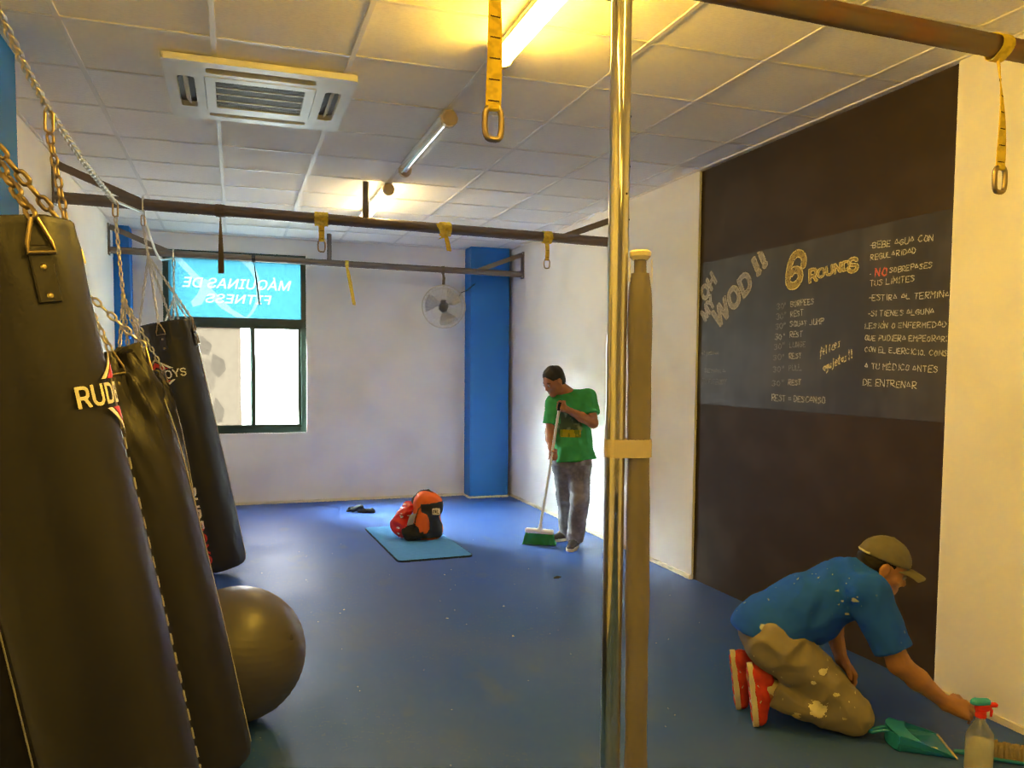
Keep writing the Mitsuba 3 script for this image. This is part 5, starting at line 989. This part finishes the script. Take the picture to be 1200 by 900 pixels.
def put(poly, m, name='chalk_text', lift=0.0):
    g = poly.intersection(sbox(0.004, 1.29, RY1 - RY0 - 0.006, 2.286))
    if g.is_empty: return
    part(board, name, place(extrude(g, 0.0006), V(BX - lift, BY0, 0), V(0, -1, 0), V(0, 0, 1)), m, False)
def chalk(text, s0, z0, s1, z1, h, m='m_chalk', wgt=0.0043, slant=0.0, thick=1):
    """handwriting along the line from (s0, z0) to (s1, z1) of the board, capitals h tall; one part per line"""
    n = sum(0.55 if c in " .,'!I-\"" else 1.0 for c in text); L = math.hypot(s1 - s0, z1 - z0); adv = L / max(n, 1); d = V((s1 - s0) / L, (z1 - z0) / L); u = V(-d[1], d[0]); x = 0; out = []
    for c in text:
        w = adv * (0.55 if c in " .,'!I-\"" else 1.0)
        if c in GLY:
            jx, jy, js, jr = chalk_rng.uniform(-.05, .05) * adv, chalk_rng.uniform(-.06, .06) * h, chalk_rng.uniform(0.88, 1.08), chalk_rng.uniform(-.08, .08)
            for st in pts_of(GLY[c]):
                q = [V(s0, z0) + d * (x + jx + ((a / 4.0) * 0.72 * w if c not in "I.,'!-\"" else (a / 4.0) * w * 0.9) * js + (b / 6) * h * (slant + jr)) + u * (jy + (b / 6) * h * js) for a, b in st]
                out.append(LineString(q).buffer(wgt / 2, quad_segs=2, cap_style=1))
        x += w
    put(unary_union(out), m)
def block(text, s, z, h, ang, wscale=1.0, line='m_chalk', fill='m_chalk_fill', wgt=0.007, skew=0.0):
    g = text_poly(text, h, True); g = affinity.scale(g, wscale, 1, origin=(0, 0)); g = affinity.skew(g, xs=skew, origin=(0, 0)); g = affinity.rotate(g, ang, origin=(0, 0)); g = affinity.translate(g, s, z).buffer(h * 0.03, quad_segs=3)
    put(g.buffer(-wgt / 2), fill, 'chalk_fill'); put(g.buffer(wgt / 2, quad_segs=3).difference(g.buffer(-wgt / 2)), line, 'chalk_outline', 0.0005)
chalk('-BEBE AGUA CON', 1.64, 2.171, 2.055, 2.154, 0.031); chalk('REGULARIDAD', 1.649, 2.110, 1.951, 2.107, 0.029); chalk('-', 1.647, 2.025, 1.672, 2.025, 0.03)
chalk('NO', 1.683, 2.020, 1.770, 2.017, 0.044, 'm_chalk_red', 0.0085, 0.1); chalk('SOBREPASES', 1.782, 2.029, 2.051, 2.026, 0.027); chalk('TUS LIMITES', 1.65, 1.974, 1.949, 1.969, 0.029)
chalk('-ESTIRA AL TERMINAR', 1.649, 1.898, 2.19, 1.875, 0.030); chalk('-SI TIENES ALGUNA', 1.647, 1.818, 2.075, 1.802, 0.027); chalk('LESION O ENFERMEDAD', 1.624, 1.755, 2.150, 1.738, 0.027)
chalk('QUE PUDIERA EMPEORARSE', 1.626, 1.692, 2.20, 1.668, 0.027); chalk('CON EL EJERCICIO. CONSUL', 1.629, 1.632, 2.215, 1.597, 0.027); chalk('A TU MEDICO ANTES', 1.633, 1.544, 2.11, 1.524, 0.031); chalk('DE ENTRENAR', 1.625, 1.456, 1.988, 1.444, 0.033)
for s_, z_ in ((1.747, 1.781), (1.803, 2.003), (1.800, 1.574)): chalk("'", s_, z_ - 0.018, s_ + 0.02, z_ - 0.018, 0.024)
for k, (w_, z_) in enumerate((('BURPEES', 1.912), ('REST', 1.852), ('SQUAT JUMP', 1.792), ('REST', 1.728), ('LUNGE', 1.668), ('REST', 1.602), ('PULL', 1.528), ('REST', 1.444))):
    m = 'm_chalk_faint' if k in (4, 6) else 'm_chalk'; chalk('30"', 0.888 - 0.004 * k, z_ - 0.010, 0.975, z_ - 0.006, 0.036, 'm_chalk_faint' if k != 3 else m); chalk(w_, 1.015, z_, 1.015 + 0.030 * len(w_), z_ + 0.002, 0.033, m)
chalk('REST = DESCANSO', 0.862, 1.344, 1.345, 1.344, 0.037); chalk('felices', 1.285, 1.612, 1.445, 1.668, 0.048, 'm_chalk_yellow', 0.0055, 0.35); chalk('agujetas', 1.312, 1.528, 1.50, 1.590, 0.048, 'm_chalk_yellow', 0.0055, 0.35); chalk('!!', 1.508, 1.592, 1.545, 1.602, 0.05, 'm_chalk_yellow', 0.0065, 0.2)
def curve(pts, w):
    q = np.array(pts, float); t = np.arange(len(q)); u = np.linspace(0, len(q) - 1, 60); from scipy.interpolate import CubicSpline
    return LineString(np.c_[CubicSpline(t, q[:, 0])(u), CubicSpline(t, q[:, 1])(u)]).buffer(w / 2, quad_segs=6)
six = curve([(1.118, 2.150), (1.110, 2.205), (1.055, 2.222), (1.005, 2.180), (0.984, 2.105), (0.992, 2.050), (1.040, 2.036), (1.085, 2.060), (1.095, 2.100), (1.060, 2.128), (1.012, 2.112)], 0.042)
put(six.buffer(-0.003), 'm_chalk_fill_yellow', 'chalk_fill'); put(six.buffer(0.004).difference(six.buffer(-0.0035)), 'm_chalk_yellow', 'chalk_outline', 0.0005)
for w_, s_, z_, h_, k_ in (('R', 1.162, 2.040, 0.074, 1.25), ('OUND', 1.238, 2.058, 0.050, 1.30), ('S', 1.478, 2.060, 0.074, 1.35)): block(w_, s_, z_, h_, 5, k_, 'm_chalk_yellow', 'm_chalk_fill_yellow', 0.0045)
block('OH', 0.068, 2.010, 0.100, 41, 1.0); block('MY', 0.082, 1.868, 0.088, 45, 0.95); block('WOD', 0.238, 1.812, 0.135, 33, 1.05); block('!!', 0.665, 2.120, 0.125, 33, 1.5)
chalk('objetivo'.replace('o', 'a').replace('b', 'l').replace('v', 'u'), 0.05, 1.640, 0.27, 1.640, 0.028, 'm_chalk_faint', 0.004); chalk('SEMANA', 0.09, 1.515, 0.36, 1.510, 0.026, 'm_chalk_faint', 0.004); chalk('TU FITBODY', 0.06, 1.437, 0.37, 1.432, 0.034, 'm_chalk_faint', 0.004, 0.2)
